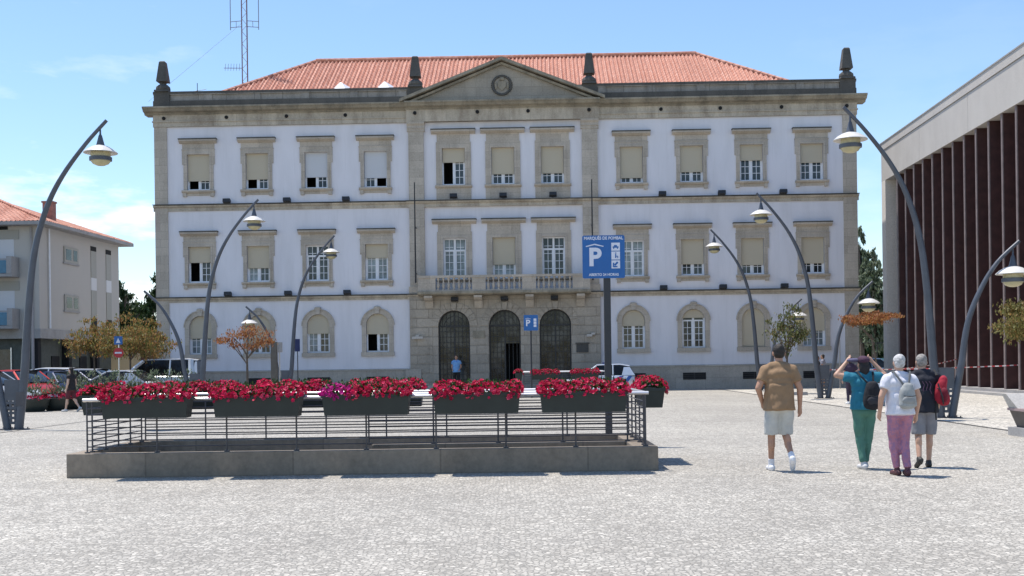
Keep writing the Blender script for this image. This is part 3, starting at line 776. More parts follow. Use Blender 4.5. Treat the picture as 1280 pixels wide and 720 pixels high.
mb = MB(); mb.tube([(-.4,-.1,.3),(-.4,-.1,9.7)], .06, 6); mb.build('downpipe', M['concrete_mid'], ab)

# low ochre house behind the trees, walls and fence in the right gap
hb = thing('ochre_house', 'low ochre house with brown doors behind the autumn trees', 'building', (-27.5, 78, 0), 0)
mb = MB(); mb.box(-1, 8, 0, 6, 0, 3.3); mb.build('wall', stucco('ochre_render', (.50,.42,.28), (.4,.33,.22)), hb)
mb = MB(); mb.prism([(-1.2,3.3),(8.2,3.3),(6.4,3.9),(.6,3.9)], -.4, 6.4); mb.build('roof', M['concrete_mid'], hb)
for x in (1.6, 4.9): MB().box(x, x+1.5, -.06, -.002, 0, 2.6).build('door', plain('maroon_door', (.09,.04,.04), .6), hb)
fn = thing('boundary_wall', 'low teal painted wall with mesh fence between the two buildings', 'wall', (21, 78, 0), 0)
MB().box(-1.5, 6, 0, .2, 0, 1.5).build('painted_panel', plain('teal_paint', (.10,.24,.27), .7, .5, 1.2), fn)
mb = MB()
for k in range(6): mb.tube([(-1.4+k*1.45,.1,1.5),(-1.4+k*1.45,.1,2.6)], .03, 5)
mb.box(-1.5, 6, .09, .11, 2.55, 2.6)
mb.build('fence_frame', M['iron'], fn)

# ------------------------------------------------------------ street lamps
tall = [(0,0),(.10,1.84),(.23,3.5),(.39,4.7),(.70,5.76),(1.13,6.6),(1.75,7.43),(2.3,8.03)]
short = [(0,0),(.16,1.27),(.34,2.42),(.68,3.28),(1.12,3.98),(1.7,4.53)]
def interp(P, n=5):
    out = []
    for i in range(len(P)-1):
        p0 = P[max(i-1,0)]; p1 = P[i]; p2 = P[i+1]; p3 = P[min(i+2,len(P)-1)]
        for k in range(n):
            t = k/n
            out.append(tuple(.5*((2*p1[j])+(-p0[j]+p2[j])*t+(2*p0[j]-5*p1[j]+4*p2[j]-p3[j])*t*t+(-p0[j]+3*p1[j]-3*p2[j]+p3[j])*t**3) for j in (0,1)))
    out.append(P[-1]); return out
def lamp_head(parent, x, zt, s):
    mb = MB(); mb.lathe([(.02,0),(.025,-.16),(.045,-.2),(.1,-.42),(.12,-.48)], (x,0,zt), 14)
    h = mb.build('lamp_head', M['lamp_metal'], parent, True)
    MB().lathe([(.1,-.45),(.22,-.49),(.34,-.56),(.43,-.64),(.43,-.655),(.34,-.62),(.2,-.6),(.1,-.58)], (x,0,zt), 28).build('shade', M['shade_metal'], h, True)
    MB().lathe([(.24,-.585),(.25,-.7),(.25,-.86),(.2,-.93),(.1,-.975),(.01,-.985)], (x,0,zt), 24).build('globe', M['globe'], h, True)
    MB().lathe([(.252,-.75),(.285,-.76),(.285,-.85),(.252,-.86)], (x,0,zt), 24).build('ring', M['lamp_metal'], h, True)
def make_lamp():
    t = thing('street_lamp', 'x', 'street lamp', (0,0,0))
    for P, s, x0, r0, r1 in ((tall, 1, .24, .115, .045), (short, -1, -.24, .10, .045)):
        Q = interp(P); n = len(Q); mb = MB()
        mb.tube([(x0+s*q[0]-(s*.1*(1-min(1,q[1]/1.5))), 0, q[1]) for q in Q], [r0+(r1-r0)*min(1, (Q[k][1]/P[-1][1])**1.3) for k in range(n)], 12)
        mb.build('curved_pole', M['lamp_metal'], t, True)
        hx = P[-1][0]-.17; hz = P[-1][1]-.2
        lamp_head(t, x0+s*hx, hz, s)
    mb = MB()
    for k in range(5): mb.box(-.2, .2, -.03, .03, .14+k*.13, .14+k*.13+.07)
    for x in (-.19,-.06,.06,.19): mb.box(x-.025, x+.025, -.027, .027, .14, .8)
    mb.box(-.21, .21, -.028, .028, .76, 1.3)
    mb.build('grate', M['lamp_metal'], t)
    for x in (-.2, .2):
        mb = MB(); mb.box(x-.16, x+.16, -.17, .17, .0, .025)
        for dx in (-.12,.12):
            for dy in (-.13,.13): mb.tube([(x+dx,dy,.02),(x+dx,dy,.06)], .016, 6)
        mb.build('base_plate', M['rail'], t)
    MB().box(.13, .33, -.118, -.10, .62, .98).build('access_door', M['rail'], t)
    return t
lamp0 = make_lamp()
LP = [(-13.05,29.2,1,'tall curved double lamp nearest the left edge, arching in front of the apartment block'),
      (-12.35,43.5,1,'curved double lamp left of the flower boxes, its tall arm over the first arched window'),
      (-11.4,56.1,1,'farthest curved lamp of the left row, beside the small orange tree'),
      (11.12,28.8,-1,'tall curved double lamp at right, standing behind the man with the red backpack'),
      (12.1,43.6,-1,'curved double lamp before the right wing, between man in brown and woman in teal'),
      (12.45,55.7,-1,'farthest curved lamp of the right row, beside the sparse green tree')]
for i, (x, y, s, lb) in enumerate(LP):
    o = lamp0 if i == 0 else copy_tree(lamp0)
    o.location = (x, y, 0); o.rotation_euler = (0,0,0 if s > 0 else PI); o['label'] = lb
    if i == 1:
        hd = [c for c in o.children if c.name.startswith('lamp_head')][1]
        for c in list(hd.children): bpy.data.objects.remove(c)
        bpy.data.objects.remove(hd)
    o['group'] = 'curved street lamps in two rows across the square'

# ------------------------------------------------------------ stair enclosure, railings
pw = thing('stair_parapet', 'low stained concrete wall around the stairwell in the foreground', 'wall', (0,0,0))
mb = MB(); mb.box(wx0, wx1, wy0, wy0+.2, -.2, .35); a = mb.build('front_wall', M['concrete'], pw)
mb = MB(); mb.box(wx0, wx1, wy1-.2, wy1, -.2, .35); mb.build('back_wall', M['concrete'], pw)
mb = MB(); mb.box(wx0, wx0+.2, wy0+.2, wy1-.2, -.2, .349); mb.build('side_wall', M['concrete'], pw)
mb = MB(); mb.box(wx1-.35, wx1, wy0+.2, wy1-.2, -.2, .349); mb.build('side_wall', M['concrete'], pw)
mb = MB(); mb.box(-2.2, wx1-.35, 17.3, 17.45, -.2, .345); mb.build('inner_wall', M['concrete'], pw)
for o in list(pw.children):
    bv = o.modifiers.new('b', 'BEVEL'); bv.width = .012; bv.segments = 2
M['fr'] = M['rail']
def railing(name, label, segs, cat='railing', group=None, zt=1.12, zb=.34, nb=7, sp=.97):
    t = thing(name, label, cat, (segs[0][0][0], segs[0][0][1], 0), 0, group)
    ox, oy = segs[0][0]
    for (a, b_) in segs:
        hr = MB(); br = MB()
        a = Vector((a[0]-ox,a[1]-oy,0)); b_ = Vector((b_[0]-ox,b_[1]-oy,0)); L = (b_-a).length; d = (b_-a)/L
        hr.tube([a+Vector((0,0,zt))-d*.05, b_+Vector((0,0,zt))+d*.05], .028, 10, 1.3, up=(d.y,-d.x,0))
        for k in range(nb):
            z = zb+.1+k*(zt-zb-.2)/(nb-1)*.96; br.tube([a+Vector((0,0,z)), b_+Vector((0,0,z))], .010, 6)
        n = max(1, round(L/sp))
        for k in range(n+1):
            p = a+d*(L*k/n)
            mb = MB(); mb.tube([p+Vector((0,0,zb)), p+Vector((0,0,zt))], .013, 8); mb.tube([p+Vector((0,0,zb)), p+Vector((0,0,zb+.03))], .04, 8); mb.build('post', M['rail'], t)
        hr.build('handrail', M['alu'], t, True); br.build('horizontal_bars', M['rail'], t)
    return t
ry0, ry1 = wy0+.1, wy1-.1
rx0, rx1 = wx0+.27, wx1-.17
railing('railing', 'steel railing with horizontal bars on the front edge of the low concrete wall', [((rx0,ry0),(rx1,ry0))], group='railings around the near stairwell', sp=.97)
railing('railing', 'steel railing with horizontal bars on the back edge of the low concrete wall', [((rx0,ry1),(rx1,ry1))], group='railings around the near stairwell', sp=.97)
railing('railing', 'short end railing across the left side of the stairwell', [((rx0,ry0+.2),(rx0,ry1-.2))], group='railings around the near stairwell', sp=.55)
railing('railing', 'short end railing across the right side of the stairwell', [((rx1,ry0+.2),(rx1,ry1-.2))], group='railings around the near stairwell', sp=.6)
railing('railing', 'inner stair railing running between the front and back railings', [((-2.25,17.37),(rx1-.15,17.37))], group='railings around the near stairwell')
# far stairwell
fy = 50.
fx0, fx1 = WX(655,fy), WX(757,fy)
railing('railing', 'far railing with flower boxes in front of the entrance doors', [((fx0,fy),(fx1,fy)),((fx0,fy+2.2),(fx1,fy+2.2))], zb=.3)
pf = thing('stair_parapet', 'far low concrete wall below the railing in front of the entrance doors', 'wall', (fx0,fy,0))
MB().box(-.2, fx1-fx0+.2, -.1, .1, 0, .3).build('front_wall', M['concrete_mid'], pf); MB().box(-.2, fx1-fx0+.2, 2.1, 2.3, 0, .3).build('back_wall', M['concrete_mid'], pf)

# ------------------------------------------------------------ flower planters
def blossom_mesh(n, L, D, seed, size=.031, zb=.0, hh=.195, white=False):
    rnd = random.Random(seed); mb = MB()
    lumps = [(rnd.uniform(-L/2,L/2), rnd.uniform(.55,1.0)) for _ in range(7)]
    def top(x):
        e = min(1, (L/2+.05-abs(x))/.09); e = max(e, 0)**.5
        return (.55+.45*max(w*math.exp(-((x-c)/.16)**2) for c, w in lumps))*e
    for _ in range(n):
        x = rnd.uniform(-L/2-.04, L/2+.04); T = top(x)
        a = rnd.uniform(-.15, PI+.15)          # around the mound section
        rr = rnd.uniform(.8, 1.05)
        y = -math.cos(a)*(D/2+.05)*rr; z = zb+max(-.05, math.sin(a))*hh*T*rr
        if rnd.random() < .07 and y < 0: y = -D/2-.04; z = zb-rnd.uniform(0,.08)
        nrm = Vector((rnd.uniform(-.6,.6), -math.cos(a)+rnd.uniform(-.5,.5), math.sin(a)+rnd.uniform(-.3,.6))).normalized()
        q = nrm.to_track_quat('Z', 'Y').to_matrix()
        s = size*rnd.uniform(.65, 1.25); c = Vector((x, y, z)); vs = [c-nrm*.008]; ph = rnd.uniform(0, 6)
        K = 5
        for k in range(K*2):
            an = ph+2*PI*k/(K*2); r = s*(1.0 if k % 2 == 0 else .72); vs.append(c+q @ Vector((r*math.cos(an), r*math.sin(an), s*rnd.uniform(.05,.45))))
        mb.add(vs, [(0, 1+k, 1+(k+1) % (K*2)) for k in range(K*2)])
    return mb
def leaf_cloud(n, L, D, seed, hh=.2, size=.03):
    rnd = random.Random(seed); mb = MB()
    for _ in range(n):
        a = rnd.uniform(-.1, PI+.1); rr = rnd.uniform(.45, .97)
        c = Vector((rnd.uniform(-L/2,L/2), -math.cos(a)*(D/2+.04)*rr, math.sin(a)*hh*.8*rr))
        q = Vector((rnd.uniform(-1,1), rnd.uniform(-1,1), rnd.uniform(-.2,1))).normalized().to_track_quat('Z','Y').to_matrix(); s = size*rnd.uniform(.7,1.4)
        mb.add([c+q @ Vector(v) for v in ((-s*.5,0,0),(0,-s,.3*s),(s*.5,0,0),(0,s,.3*s))], [(0,1,2,3)])
    return mb
PL = 1.24
def make_planter(seed, L=PL, cyc=None, n=520, box=True):
    t = thing('flower_box', 'x', 'flower box')
    mb = MB(); e = .02
    mb.add([(-L/2+.03,-.13,-.3),(L/2-.03,-.13,-.3),(L/2-.03,.13,-.3),(-L/2+.03,.13,-.3),(-L/2,-.17,0),(L/2,-.17,0),(L/2,.17,0),(-L/2,.17,0)], [(0,3,2,1),(0,1,5,4),(1,2,6,5),(2,3,7,6),(3,0,4,7)])
    mb.add([(-L/2+.02,-.15,-.02),(L/2-.02,-.15,-.02),(L/2-.02,.15,-.02),(-L/2+.02,.15,-.02)], [(0,1,2,3)])
    mb.box(-L/2-.012, L/2+.012, -.182, -.171, -.045, .004); mb.box(-L/2-.012, L/2+.012, .171, .182, -.045, .004)
    mb.box(-L/2-.012, -L/2-.001, -.17, .17, -.045, .004); mb.box(L/2+.001, L/2+.012, -.17, .17, -.045, .004)
    mb.build('box', M['planter'], t)
    if cyc:
        blossom_mesh(int(n*.66), L*.7, .34, seed).build('blossoms', M['petal'], t, fix=False).location.x = L*.15
        blossom_mesh(int(n*.34), L*.34, .34, seed+1, hh=.16).build('blossoms', M['petal_magenta'], t, fix=False, label='magenta blossoms at the left end').location.x = -L*.33
    else: blossom_mesh(n, L, .34, seed).build('blossoms', M['petal'], t, fix=False)
    leaf_cloud(int(n*1.1), L, .36, seed+5, hh=.24).build('leaves', M['leaf'], t, fix=False)
    blossom_mesh(18, L, .34, seed+9, .015).build('pale_blooms', M['petal_white'], t, fix=False)
    return t
protos = [make_planter(11), make_planter(23), make_planter(37, cyc=True), make_planter(51)]
spots = []
GR = 'dark green flower boxes hung on the stairwell railings'
front = [(184,0,'dark green box of red flowers, leftmost on the front railing'),(323,1,'red flower box second from the left on the front railing'),
         (458.5,2,'flower box on the front railing with magenta blooms at its left end'),(596,3,'red flower box fourth from the left on the front railing'),
         (729,0,'rightmost red flower box on the front railing, in front of the parking sign post')]
used = set()
def put(k, x, y, z, rz, lb, gr=GR, sc=1, cuse=None):
    o = protos[k] if k not in used else copy_tree(protos[k]); used.add(k)
    o.location = (x, y, z); o.rotation_euler = (0,0,rz); o['label'] = lb; o['group'] = gr; return o
for px, k, lb in front: put(k, WX(px, ry0-.22, 500), ry0-.22, 1.165, 0, lb)
for (a, b_), k, lb in zip(((208,299),(323,414),(438,529)), (3,1,0), ('back railing flower box seen through the first gap from the left','back railing flower box seen through the second gap from the left','back railing flower box seen through the third gap from the left')):
    put(k, WX((a+b_)/2, ry1+.22, 500), ry1+.22, 1.165, PI, lb)
put(1, rx0-.24, 17.7, 1.165, PI/2, 'flower box on the outer side of the left end railing, seen obliquely')
put(3, rx1+.24, 17.75, 1.165, PI/2, 'flower box seen end on at the right end railing')
G2 = 'flower boxes on the far railing by the entrance'
put(0, WX(681,fy-.22), fy-.22, 1.08, 0, 'small looking red flower box on the far railing below the small parking sign', G2)
put(1, WX(731,fy-.22), fy-.22, 1.08, 0, 'red flower box on the far railing just left of the tall sign post', G2)
put(3, fx0-.24, fy+.9, 1.08, PI/2, 'flower box end on at the left end of the far railing', G2)

# ------------------------------------------------------------ trees and shrubs
def leaves(n, ells, seed, size, mat, name, parent, flatz=.5):
    rnd = random.Random(seed); mb = MB()
    tot = sum(e[3]*e[4]*e[5] for e in ells)
    for e in ells:
        cl = max(3, int(14*(e[3]*e[4]*e[5]/tot)*len(ells)))
        cs = []
        for _ in range(cl):
            while True:
                v = Vector((rnd.uniform(-1,1),rnd.uniform(-1,1),rnd.uniform(-1,1)))
                if .25 < v.length < 1: break
            cs.append(v)
        m = int(n*e[3]*e[4]*e[5]/tot)
        for _ in range(m):
            v = rnd.choice(cs)+Vector((rnd.gauss(0,.2),rnd.gauss(0,.2),rnd.gauss(0,.16)))
            c = Vector((e[0]+v.x*e[3], e[1]+v.y*e[4], e[2]+v.z*e[5]))
            q = Vector((rnd.uniform(-1,1), rnd.uniform(-1,1), rnd.uniform(-.3,1.2))).normalized().to_track_quat('Z','Y').to_matrix(); s = size*rnd.uniform(.6,1.35)
            mb.add([c+q @ Vector(w) for w in ((-s*.42,0,0),(0,-s,.25*s),(s*.42,0,0),(0,s,.25*s))], [(0,1,2,3)])
    return mb.build(name, mat, parent, fix=False)
def tree(name, label, loc, h0, ells, n, size, mat, seed, group=None, r=.05, lean=0, rods=7):
    t = thing(name, label, 'tree', loc, 0, group); rnd = random.Random(seed)
    mb = MB(); top = Vector((lean, 0, h0))
    mb.tube([(0,0,-.05),(lean*.3,.02,h0*.5),top], [r*1.25,r,r*.8], 8)
    for k in range(rods):
        e = rnd.choice(ells); tg = Vector((e[0]+rnd.uniform(-.7,.7)*e[3], e[1]+rnd.uniform(-.7,.7)*e[4], e[2]+rnd.uniform(-.3,.7)*e[5]))
        st = Vector((lean*.6,0,h0*rnd.uniform(.75,1.0)))
        mid = (st+tg)/2+Vector((rnd.uniform(-.1,.1),rnd.uniform(-.1,.1),rnd.uniform(-.1,.15)))
        mb.tube([st, mid, tg], [r*.55,r*.35,r*.12], 5)
        for q in range(2):
            t2 = tg+Vector((rnd.uniform(-.3,.3)*e[3],rnd.uniform(-.3,.3)*e[4],rnd.uniform(-.1,.5)*e[5])); mb.tube([mid, t2], [r*.25,r*.08], 4)
    mb.build('trunk', M['bark'], t, True)
    leaves(n, ells, seed, size, mat, 'crown', t)
    return t
Y = 46; x = WX(309,Y)
tree('small_tree', 'small orange leaved tree on a thin trunk in front of the left wing', (x,Y,0), 2.1, [(0,0,2.75,1.05,.9,.45),(-.6,0,2.6,.6,.6,.35),(.7,.1,2.7,.55,.6,.38)], 1500, .06, M['leaf_orange'], 3)
Y = 50; x = WX(984,Y)
tree('small_tree', 'sparse green tree with open branches beside the man in brown', (x,Y,0), 1.9, [(0,0,2.6,.8,.7,.8),(.1,0,3.5,.5,.5,.5),(-.5,0,3.0,.4,.4,.4),(.5,.1,2.6,.5,.5,.5)], 1900, .07, M['leaf_green'], 5, rods=12)
Y = 40; x = WX(1100,Y)
tree('small_tree', 'flat crowned orange tree at the right end of the white building', (x,Y,0), 2.4, [(-.45,0,2.98,.9,.8,.2),(-.1,0,3.12,.5,.5,.12),(.35,0,3.05,.55,.7,.1),(-1.05,0,2.9,.4,.5,.18),(-.7,.1,2.78,.4,.4,.1)], 3400, .05, M['leaf_orange'], 9, r=.035, rods=3, lean=-.3)
Y = 36; x = WX(1290,Y)
tree('small_tree', 'olive brown leafed tree cut by the right edge of the view', (x,Y,0), 2.0, [(0,0,2.75,.95,.9,.65),(.5,0,3.0,.7,.7,.5)], 5200, .06, M['leaf_olive'], 12)
for i, (px, Y, w, h, sd, lb) in enumerate(((118,54,1.15,.8,21,'ochre tree in front of the side wall of the apartment block'),(163,53,1.3,1.05,22,'ochre tree between apartment block and white building'),(183,57,1.0,.9,23,'ochre tree overlapping the left corner of the white building'))):
    x = WX(px,Y); tree('autumn_tree', lb, (x,Y,0), 2.2, [(0,0,2.9,w*1.15,w*.9,h*.75),(-.6,0,2.6,w*.75,w*.7,h*.6),(.7,.1,2.5,w*.8,w*.6,h*.6),(.1,0,3.6,w*.55,w*.5,h*.55),(-.7,0,3.3,w*.4,w*.4,h*.35),(.8,0,3.2,w*.4,w*.4,h*.35)], 3300, .072, M['leaf_autumn'], sd, 'autumn coloured trees by the parked cars')
# dark trees behind
def bigtree(label, px, Y, ztop, w, sd, mat='leaf_dark', n=5200, name='evergreen_tree', narrow=False):
    x = WX(px,Y); rnd = random.Random(sd); E = []
    for k in range(7):
        f = k/6; rr = w*(1-.65*f if not narrow else (1-.8*abs(f-.35)))
        E.append((rnd.uniform(-.3,.3)*w, rnd.uniform(-.3,.3)*w, ztop*.3+f*ztop*.64, rr*.6, rr*.6, ztop*.11))
        if not narrow: E.append((rnd.uniform(-.6,.6)*w, rnd.uniform(-.4,.4)*w, ztop*.3+f*ztop*.5, rr*.45, rr*.45, ztop*.09))
    tree(name, label, (x,Y,0), ztop*.55, E, n, .2, mat and M[mat], sd, 'dark trees behind the buildings', r=.16, rods=14)
bigtree('dark evergreen just right of the apartment block', 151, 84, 8.6, 2.9, 31, n=9000)
bigtree('dark evergreen behind the left corner of the white building', 188, 88, 8.3, 3.0, 32, n=8000)
bigtree('dark evergreen far left of the white building, lowest of the three', 172, 95, 7.6, 3.2, 36, n=7000)
bigtree('slim pale green poplar against the right edge of the white building', 1078, 84, 10.6, 1.1, 33, 'leaf_grey', 3800, 'poplar_tree', True)
bigtree('broader poplar beside the concrete hall corner', 1093, 82, 9.0, 1.5, 34, 'leaf_grey', 4600, 'poplar_tree', True)
bigtree('dark bushy tree low behind the fence in the right gap', 1086, 92, 6.5, 3.2, 35)
# bowl planters with oleanders
def bowl():
    t = thing('bowl_planter', 'x', 'planter')
    MB().lathe([(.3,0),(.34,.03),(.46,.22),(.52,.42),(.54,.46),(.5,.46),(.46,.4),(.02,.38)], (0,0,0), 22).build('bowl', M['planter'], t, True)
    b = blossom_mesh(110, .8, .8, 77, hh=.13).build('blossoms', M['petal'], t, fix=False); b.location.z = .48
    leaves(300, [(0,0,.9,.4,.4,.4),(.1,0,.72,.36,.36,.2)], 78, .055, M['leaf_grey'], 'shrub', t)
    mb = MB(); rnd = random.Random(5)
    for k in range(9): mb.tube([(rnd.uniform(-.1,.1),rnd.uniform(-.1,.1),.4),(rnd.uniform(-.35,.35),rnd.uniform(-.35,.35),1.2)], [.012,.006], 4)
    mb.build('stems', M['bark'], t)
    return t
b0 = bowl()
for i, (px, Y) in enumerate(((43,41),(69,41.8),(93,43),(118,43),(143,43.5),(168,43.5),(192,44),(215,44.2),(238,44.5))):
    o = b0 if i == 0 else copy_tree(b0)
    o.location = (WX(px,Y),Y,0); o.rotation_euler = (0,0,i*1.3); s = 1 if i < 2 else 1.12; o.scale = (s,s,s)
    o['label'] = ['round dark bowl planter closest to the leftmost lamp legs','second round bowl planter with red flowers, left of the walking woman with long hair'][i] if i < 2 else 'oleander bush in a round bowl planter behind the flower boxes, before the parked cars'
    o['group'] = 'round planters along the car park' if i > 1 else 'round planters in full view'

# ------------------------------------------------------------ signs
M['blue'] = plain('blue_sign', (.01,.12,.38), .4, .04)
M['signwhite'] = plain('white_lettering', (.72,.74,.82), .5, .03)
M['postdark'] = plain('dark_post', (.03,.032,.038), .45, .1)
def text(s, size, x, z, mat, parent, bold=.0, y=-.004, name='lettering', align='CENTER', sx=1):
    cu = bpy.data.curves.new('t', 'FONT'); cu.body = s; cu.size = size; cu.align_x = align; cu.align_y = 'CENTER'; cu.offset = bold; cu.extrude = .0008; cu.resolution_u = 4
    me = evaluated_mesh(bpy.data.objects.new('t', cu))
    me.materials.clear(); me.materials.append(mat)
    o = bpy.data.objects.new(name, me); C.objects.link(o); o.rotation_euler = (PI/2,0,0); o.location = (x,y,z); o.scale = (sx,1,1); o.parent = parent
    return o
def roundrect(w, h, r, n=4):
    pts = []
    for cx, cz, a0 in ((w/2-r,h/2-r,0),(-w/2+r,h/2-r,90),(-w/2+r,-h/2+r,180),(w/2-r,-h/2+r,270)):
        for k in range(n+1):
            a = math.radians(a0+90*k/n); pts.append((cx+r*math.cos(a), cz+r*math.sin(a)))
    return pts
Y = 21.; c = W(754, 321.5, Y)
sg = thing('parking_sign', 'large blue parking sign on a thick dark post behind the flower boxes', 'sign', (c.x, Y, 0))
MB().box(.0, .125, -.06, .06, 0, c.z+.3).build('post', M['postdark'], sg)
mb = MB(); mb.prism(roundrect(.79,.80,.03), -.09, -.065); pn = mb.build('panel', M['blue'], sg); pn.location.z = c.z
text('MARQUÊS DE POMBAL', .078, 0, .345, M['signwhite'], pn, .0022, -.0925, sx=.92)
text('ABERTO 24 HORAS', .068, .0, -.335, M['signwhite'], pn, .0018, -.0925, sx=.95)
text('P', .46, -.165, -.02, M['signwhite'], pn, .016, -.0925)
mb = MB(); mb.prism([(-.33,.185),(-.165,.222),(.0,.185),(.0,.203),(-.165,.245),(-.33,.203)], -.0945, -.0905); mb.build('roof_symbol', M['signwhite'], pn)
for k, z in enumerate((.185,.02,-.145)):
    q = MB().box(.145,.305,-.0945,-.0905,z-.075,z+.075).build('icon_plate', M['signwhite'], pn)
    g = MB()
    if k == 0: g.box(.17,.28,-.097,-.095,z-.02,z+.005); g.box(.195,.25,-.097,-.095,z+.006,z+.03); g.box(.18,.2,-.097,-.095,z-.04,z-.021); g.box(.25,.27,-.097,-.095,z-.04,z-.021)
    elif k == 1: g.box(.215,.235,-.097,-.095,z-.045,z+.03); g.prism(roundrect(.024,.024,.011), -.097, -.095) if False else g.box(.217,.237,-.097,-.095,z+.036,z+.056); g.box(.236,.27,-.097,-.095,z-.02,z-.006); g.box(.255,.27,-.097,-.095,z-.05,z-.021)
    else:
        g.prism([(.25,z+.055),(.275,z+.03),(.215,z-.03),(.19,z-.005)], -.097, -.095); g.prism([(.17,z+.03),(.17,z-.055),(.255,z-.055),(.255,z-.03),(.195,z-.03),(.195,z+.03)], -.097, -.0955)
    g.build('icon', M['blue'], q)
Y = 49.; c = W(663.5, 403.5, Y)
s2 = thing('parking_sign', 'small blue parking sign on a thin pole between the entrance arches', 'sign', (c.x, Y, 0))
MB().tube([(0,0,0),(0,0,c.z+.3)], .035, 8).build('post', M['postdark'], s2)
mb = MB(); mb.prism(roundrect(.62,.68,.03), -.07, -.04); pn = mb.build('panel', M['blue'], s2); pn.location.z = c.z
text('P', .38, -.13, -.02, M['signwhite'], pn, .012, -.0725)
MB().prism([(-.25,.16),(-.13,.19),(0,.16),(0,.175),(-.13,.21),(-.25,.175)], -.0745, -.0705).build('roof_symbol', M['signwhite'], pn)
for z in (.13,0,-.13): MB().box(.12,.24,-.0745,-.0705,z-.055,z+.055).build('icon_plate', M['signwhite'], pn)
Y = 57.; c = W(371.8, 431.5, Y)
s3 = thing('street_sign', 'narrow dark blue sign on a thin pole between arched windows of the left wing', 'sign', (c.x, Y, 0))
MB().tube([(0,0,0),(0,0,c.z)], .025, 6).build('post', M['postdark'], s3); mb = MB(); mb.box(-.13,.13,-.05,-.025,-.32,.32); pn = mb.build('panel', plain('navy_sign', (.015,.025,.11), .4), s3); pn.location.z = c.z
Y = 50.; 
s4 = thing('information_post', 'brown square post with a small box sign beside the small orange tree', 'post', (WX(343,Y), Y, 0))
MB().box(-.13,.13,-.13,.13,0,2.62).build('post', plain('brown_post', (.11,.10,.085), .6), s4); MB().box(.135,.36,-.06,.06,2.15,2.6).build('box', M['concrete_mid'], s4); MB().box(.21,.26,-.03,.03,.0,2.149).build('support', M['concrete_light'], s4)
Y = 49.; c = W(148.5, 441, Y)
s5 = thing('traffic_sign', 'round red no entry sign under a small blue sign near parked cars', 'sign', (c.x, Y, 0))
MB().tube([(0,0,0),(0,0,c.z+.72)], .03, 8).build('post', M['alu'], s5)
d = MB().tube([(0,-.04,c.z),(0,-.06,c.z)], .22, 20).build('disc', plain('red_sign', (.5,.02,.03), .4, .05), s5); MB().box(-.15,.15,-.068,-.062,c.z-.035,c.z+.035).build('white_bar', M['signwhite'], d)
d = MB().box(-.18,.18,-.06,-.04,c.z+.36,c.z+.72).build('blue_plate', M['blue'], s5); MB().prism([(-.1,c.z+.43),(.1,c.z+.43),(0,c.z+.65)], -.066, -.061).build('symbol', M['signwhite'], d)
o = MB().tube([(0,0,0),(0,0,4.6)], [.06,.05], 8).build('pole', M['concrete_mid'], None, True); o.location = (WX(42,52),52,0); tag(o, 'thin grey pole beside the leftmost lamp, before the apartment block', 'pole')
o = MB().tube([(0,0,0),(0,0,2.5)], .03, 6).build('pole', M['concrete_mid'], None, True); o.location = (WX(1050,57),57,0); tag(o, 'thin grey pole before the right corner of the white building', 'pole')
# traffic tape
tp = thing('barrier_tape', 'red and white striped tape stretched from a lamp to the brown fins', 'tape', (0,0,0))
m, nt, b = nm('striped_tape'); wv = N(nt, 'ShaderNodeTexWave'); wv.bands_direction = 'X'; wv.inputs['Scale'].default_value = .314/.3; wv.wave_profile = 'SIN'; nt.links.new(objco(nt), wv.inputs['Vector'])
nt.links.new(ramp(nt, wv.outputs['Fac'], [(.42,(.5,.06,.07)),(.5,(.72,.68,.68))]), b.inputs['Base Color'])
def tape(a, b_, sag, n=16):
    mb = MB(); a = Vector(a); b_ = Vector(b_); vs = []
    for i in range(n+1):
        t = i/n; p = a.lerp(b_, t); p.z -= sag*4*t*(1-t); tw = .6*math.sin(i*.9); h = .02*(abs(math.cos(tw*.6))+.1)
        vs += [p+Vector((0,.012*math.sin(i),h)), p+Vector((0,-.012*math.sin(i),-h))]
    mb.add(vs, [(2*i,2*i+2,2*i+3,2*i+1) for i in range(n)]); return mb
tape((12.3,43.5,1.12), (19.95,44.2,1.2), .05).build('lower_tape', m, tp, fix=False)
tape((14.5,43.7,1.1), (19.9,50.2,1.45), .1).build('upper_tape', m, tp, fix=False)
# corner seat planter at the right edge
Y = 21.9; x = WX(1274,Y,540)
pb = thing('concrete_seat', 'slanted concrete seat with brown side panel cut by the right edge', 'bench', (x, Y, 0), 0)
MB().box(0,2.2,-.5,.5,0,.17).build('base', M['concrete_mid'], pb)
mb = MB(); mb.frust(1.0, .0, .17, .5, .88,.36,.98,.46); mb.build('side_panel', plain('brown_panel', (.10,.085,.075), .6, .2), pb)
MB().box(-.02,2.1,-.5,.48,.5,.55).build('seat_slab', plain('pink_slab', (.34,.25,.24), .7), pb)
mb = MB(); mb.add([(-.0,.05,.551),(2.0,.05,.551),(2.0,.45,.551),(-.0,.45,.551),(-.12,.3,.83),(2.1,.3,.83),(2.1,.5,.83),(-.12,.5,.83)], [(0,3,2,1),(4,5,6,7),(0,1,5,4),(1,2,6,5),(2,3,7,6),(3,0,4,7)]); mb.build('backrest', M['concrete_light'], pb)
Y = 36.5
pt = thing('tree_planter', 'tapered pale blue concrete tub beyond the woman in teal and the woman in white', 'planter', (WX(1101,Y,500), Y, 0))
MB().frust(.1,0,.0,.12,.5,.4,.5,.4).build('base', M['concrete_mid'], pt); MB().frust(.1,0,.12,.72,.38,.3,.52,.42).build('tub', plain('pale_blue_tub', (.34,.42,.52), .7, .25, 2), pt)
o = MB().frust(0,0,0,.14,.35,.25,.33,.23).build('stone_block', M['concrete_mid']); o.location = (WX(998,48,490),48,0); tag(o, 'low dark stone block on the paving behind the man in brown', 'block')

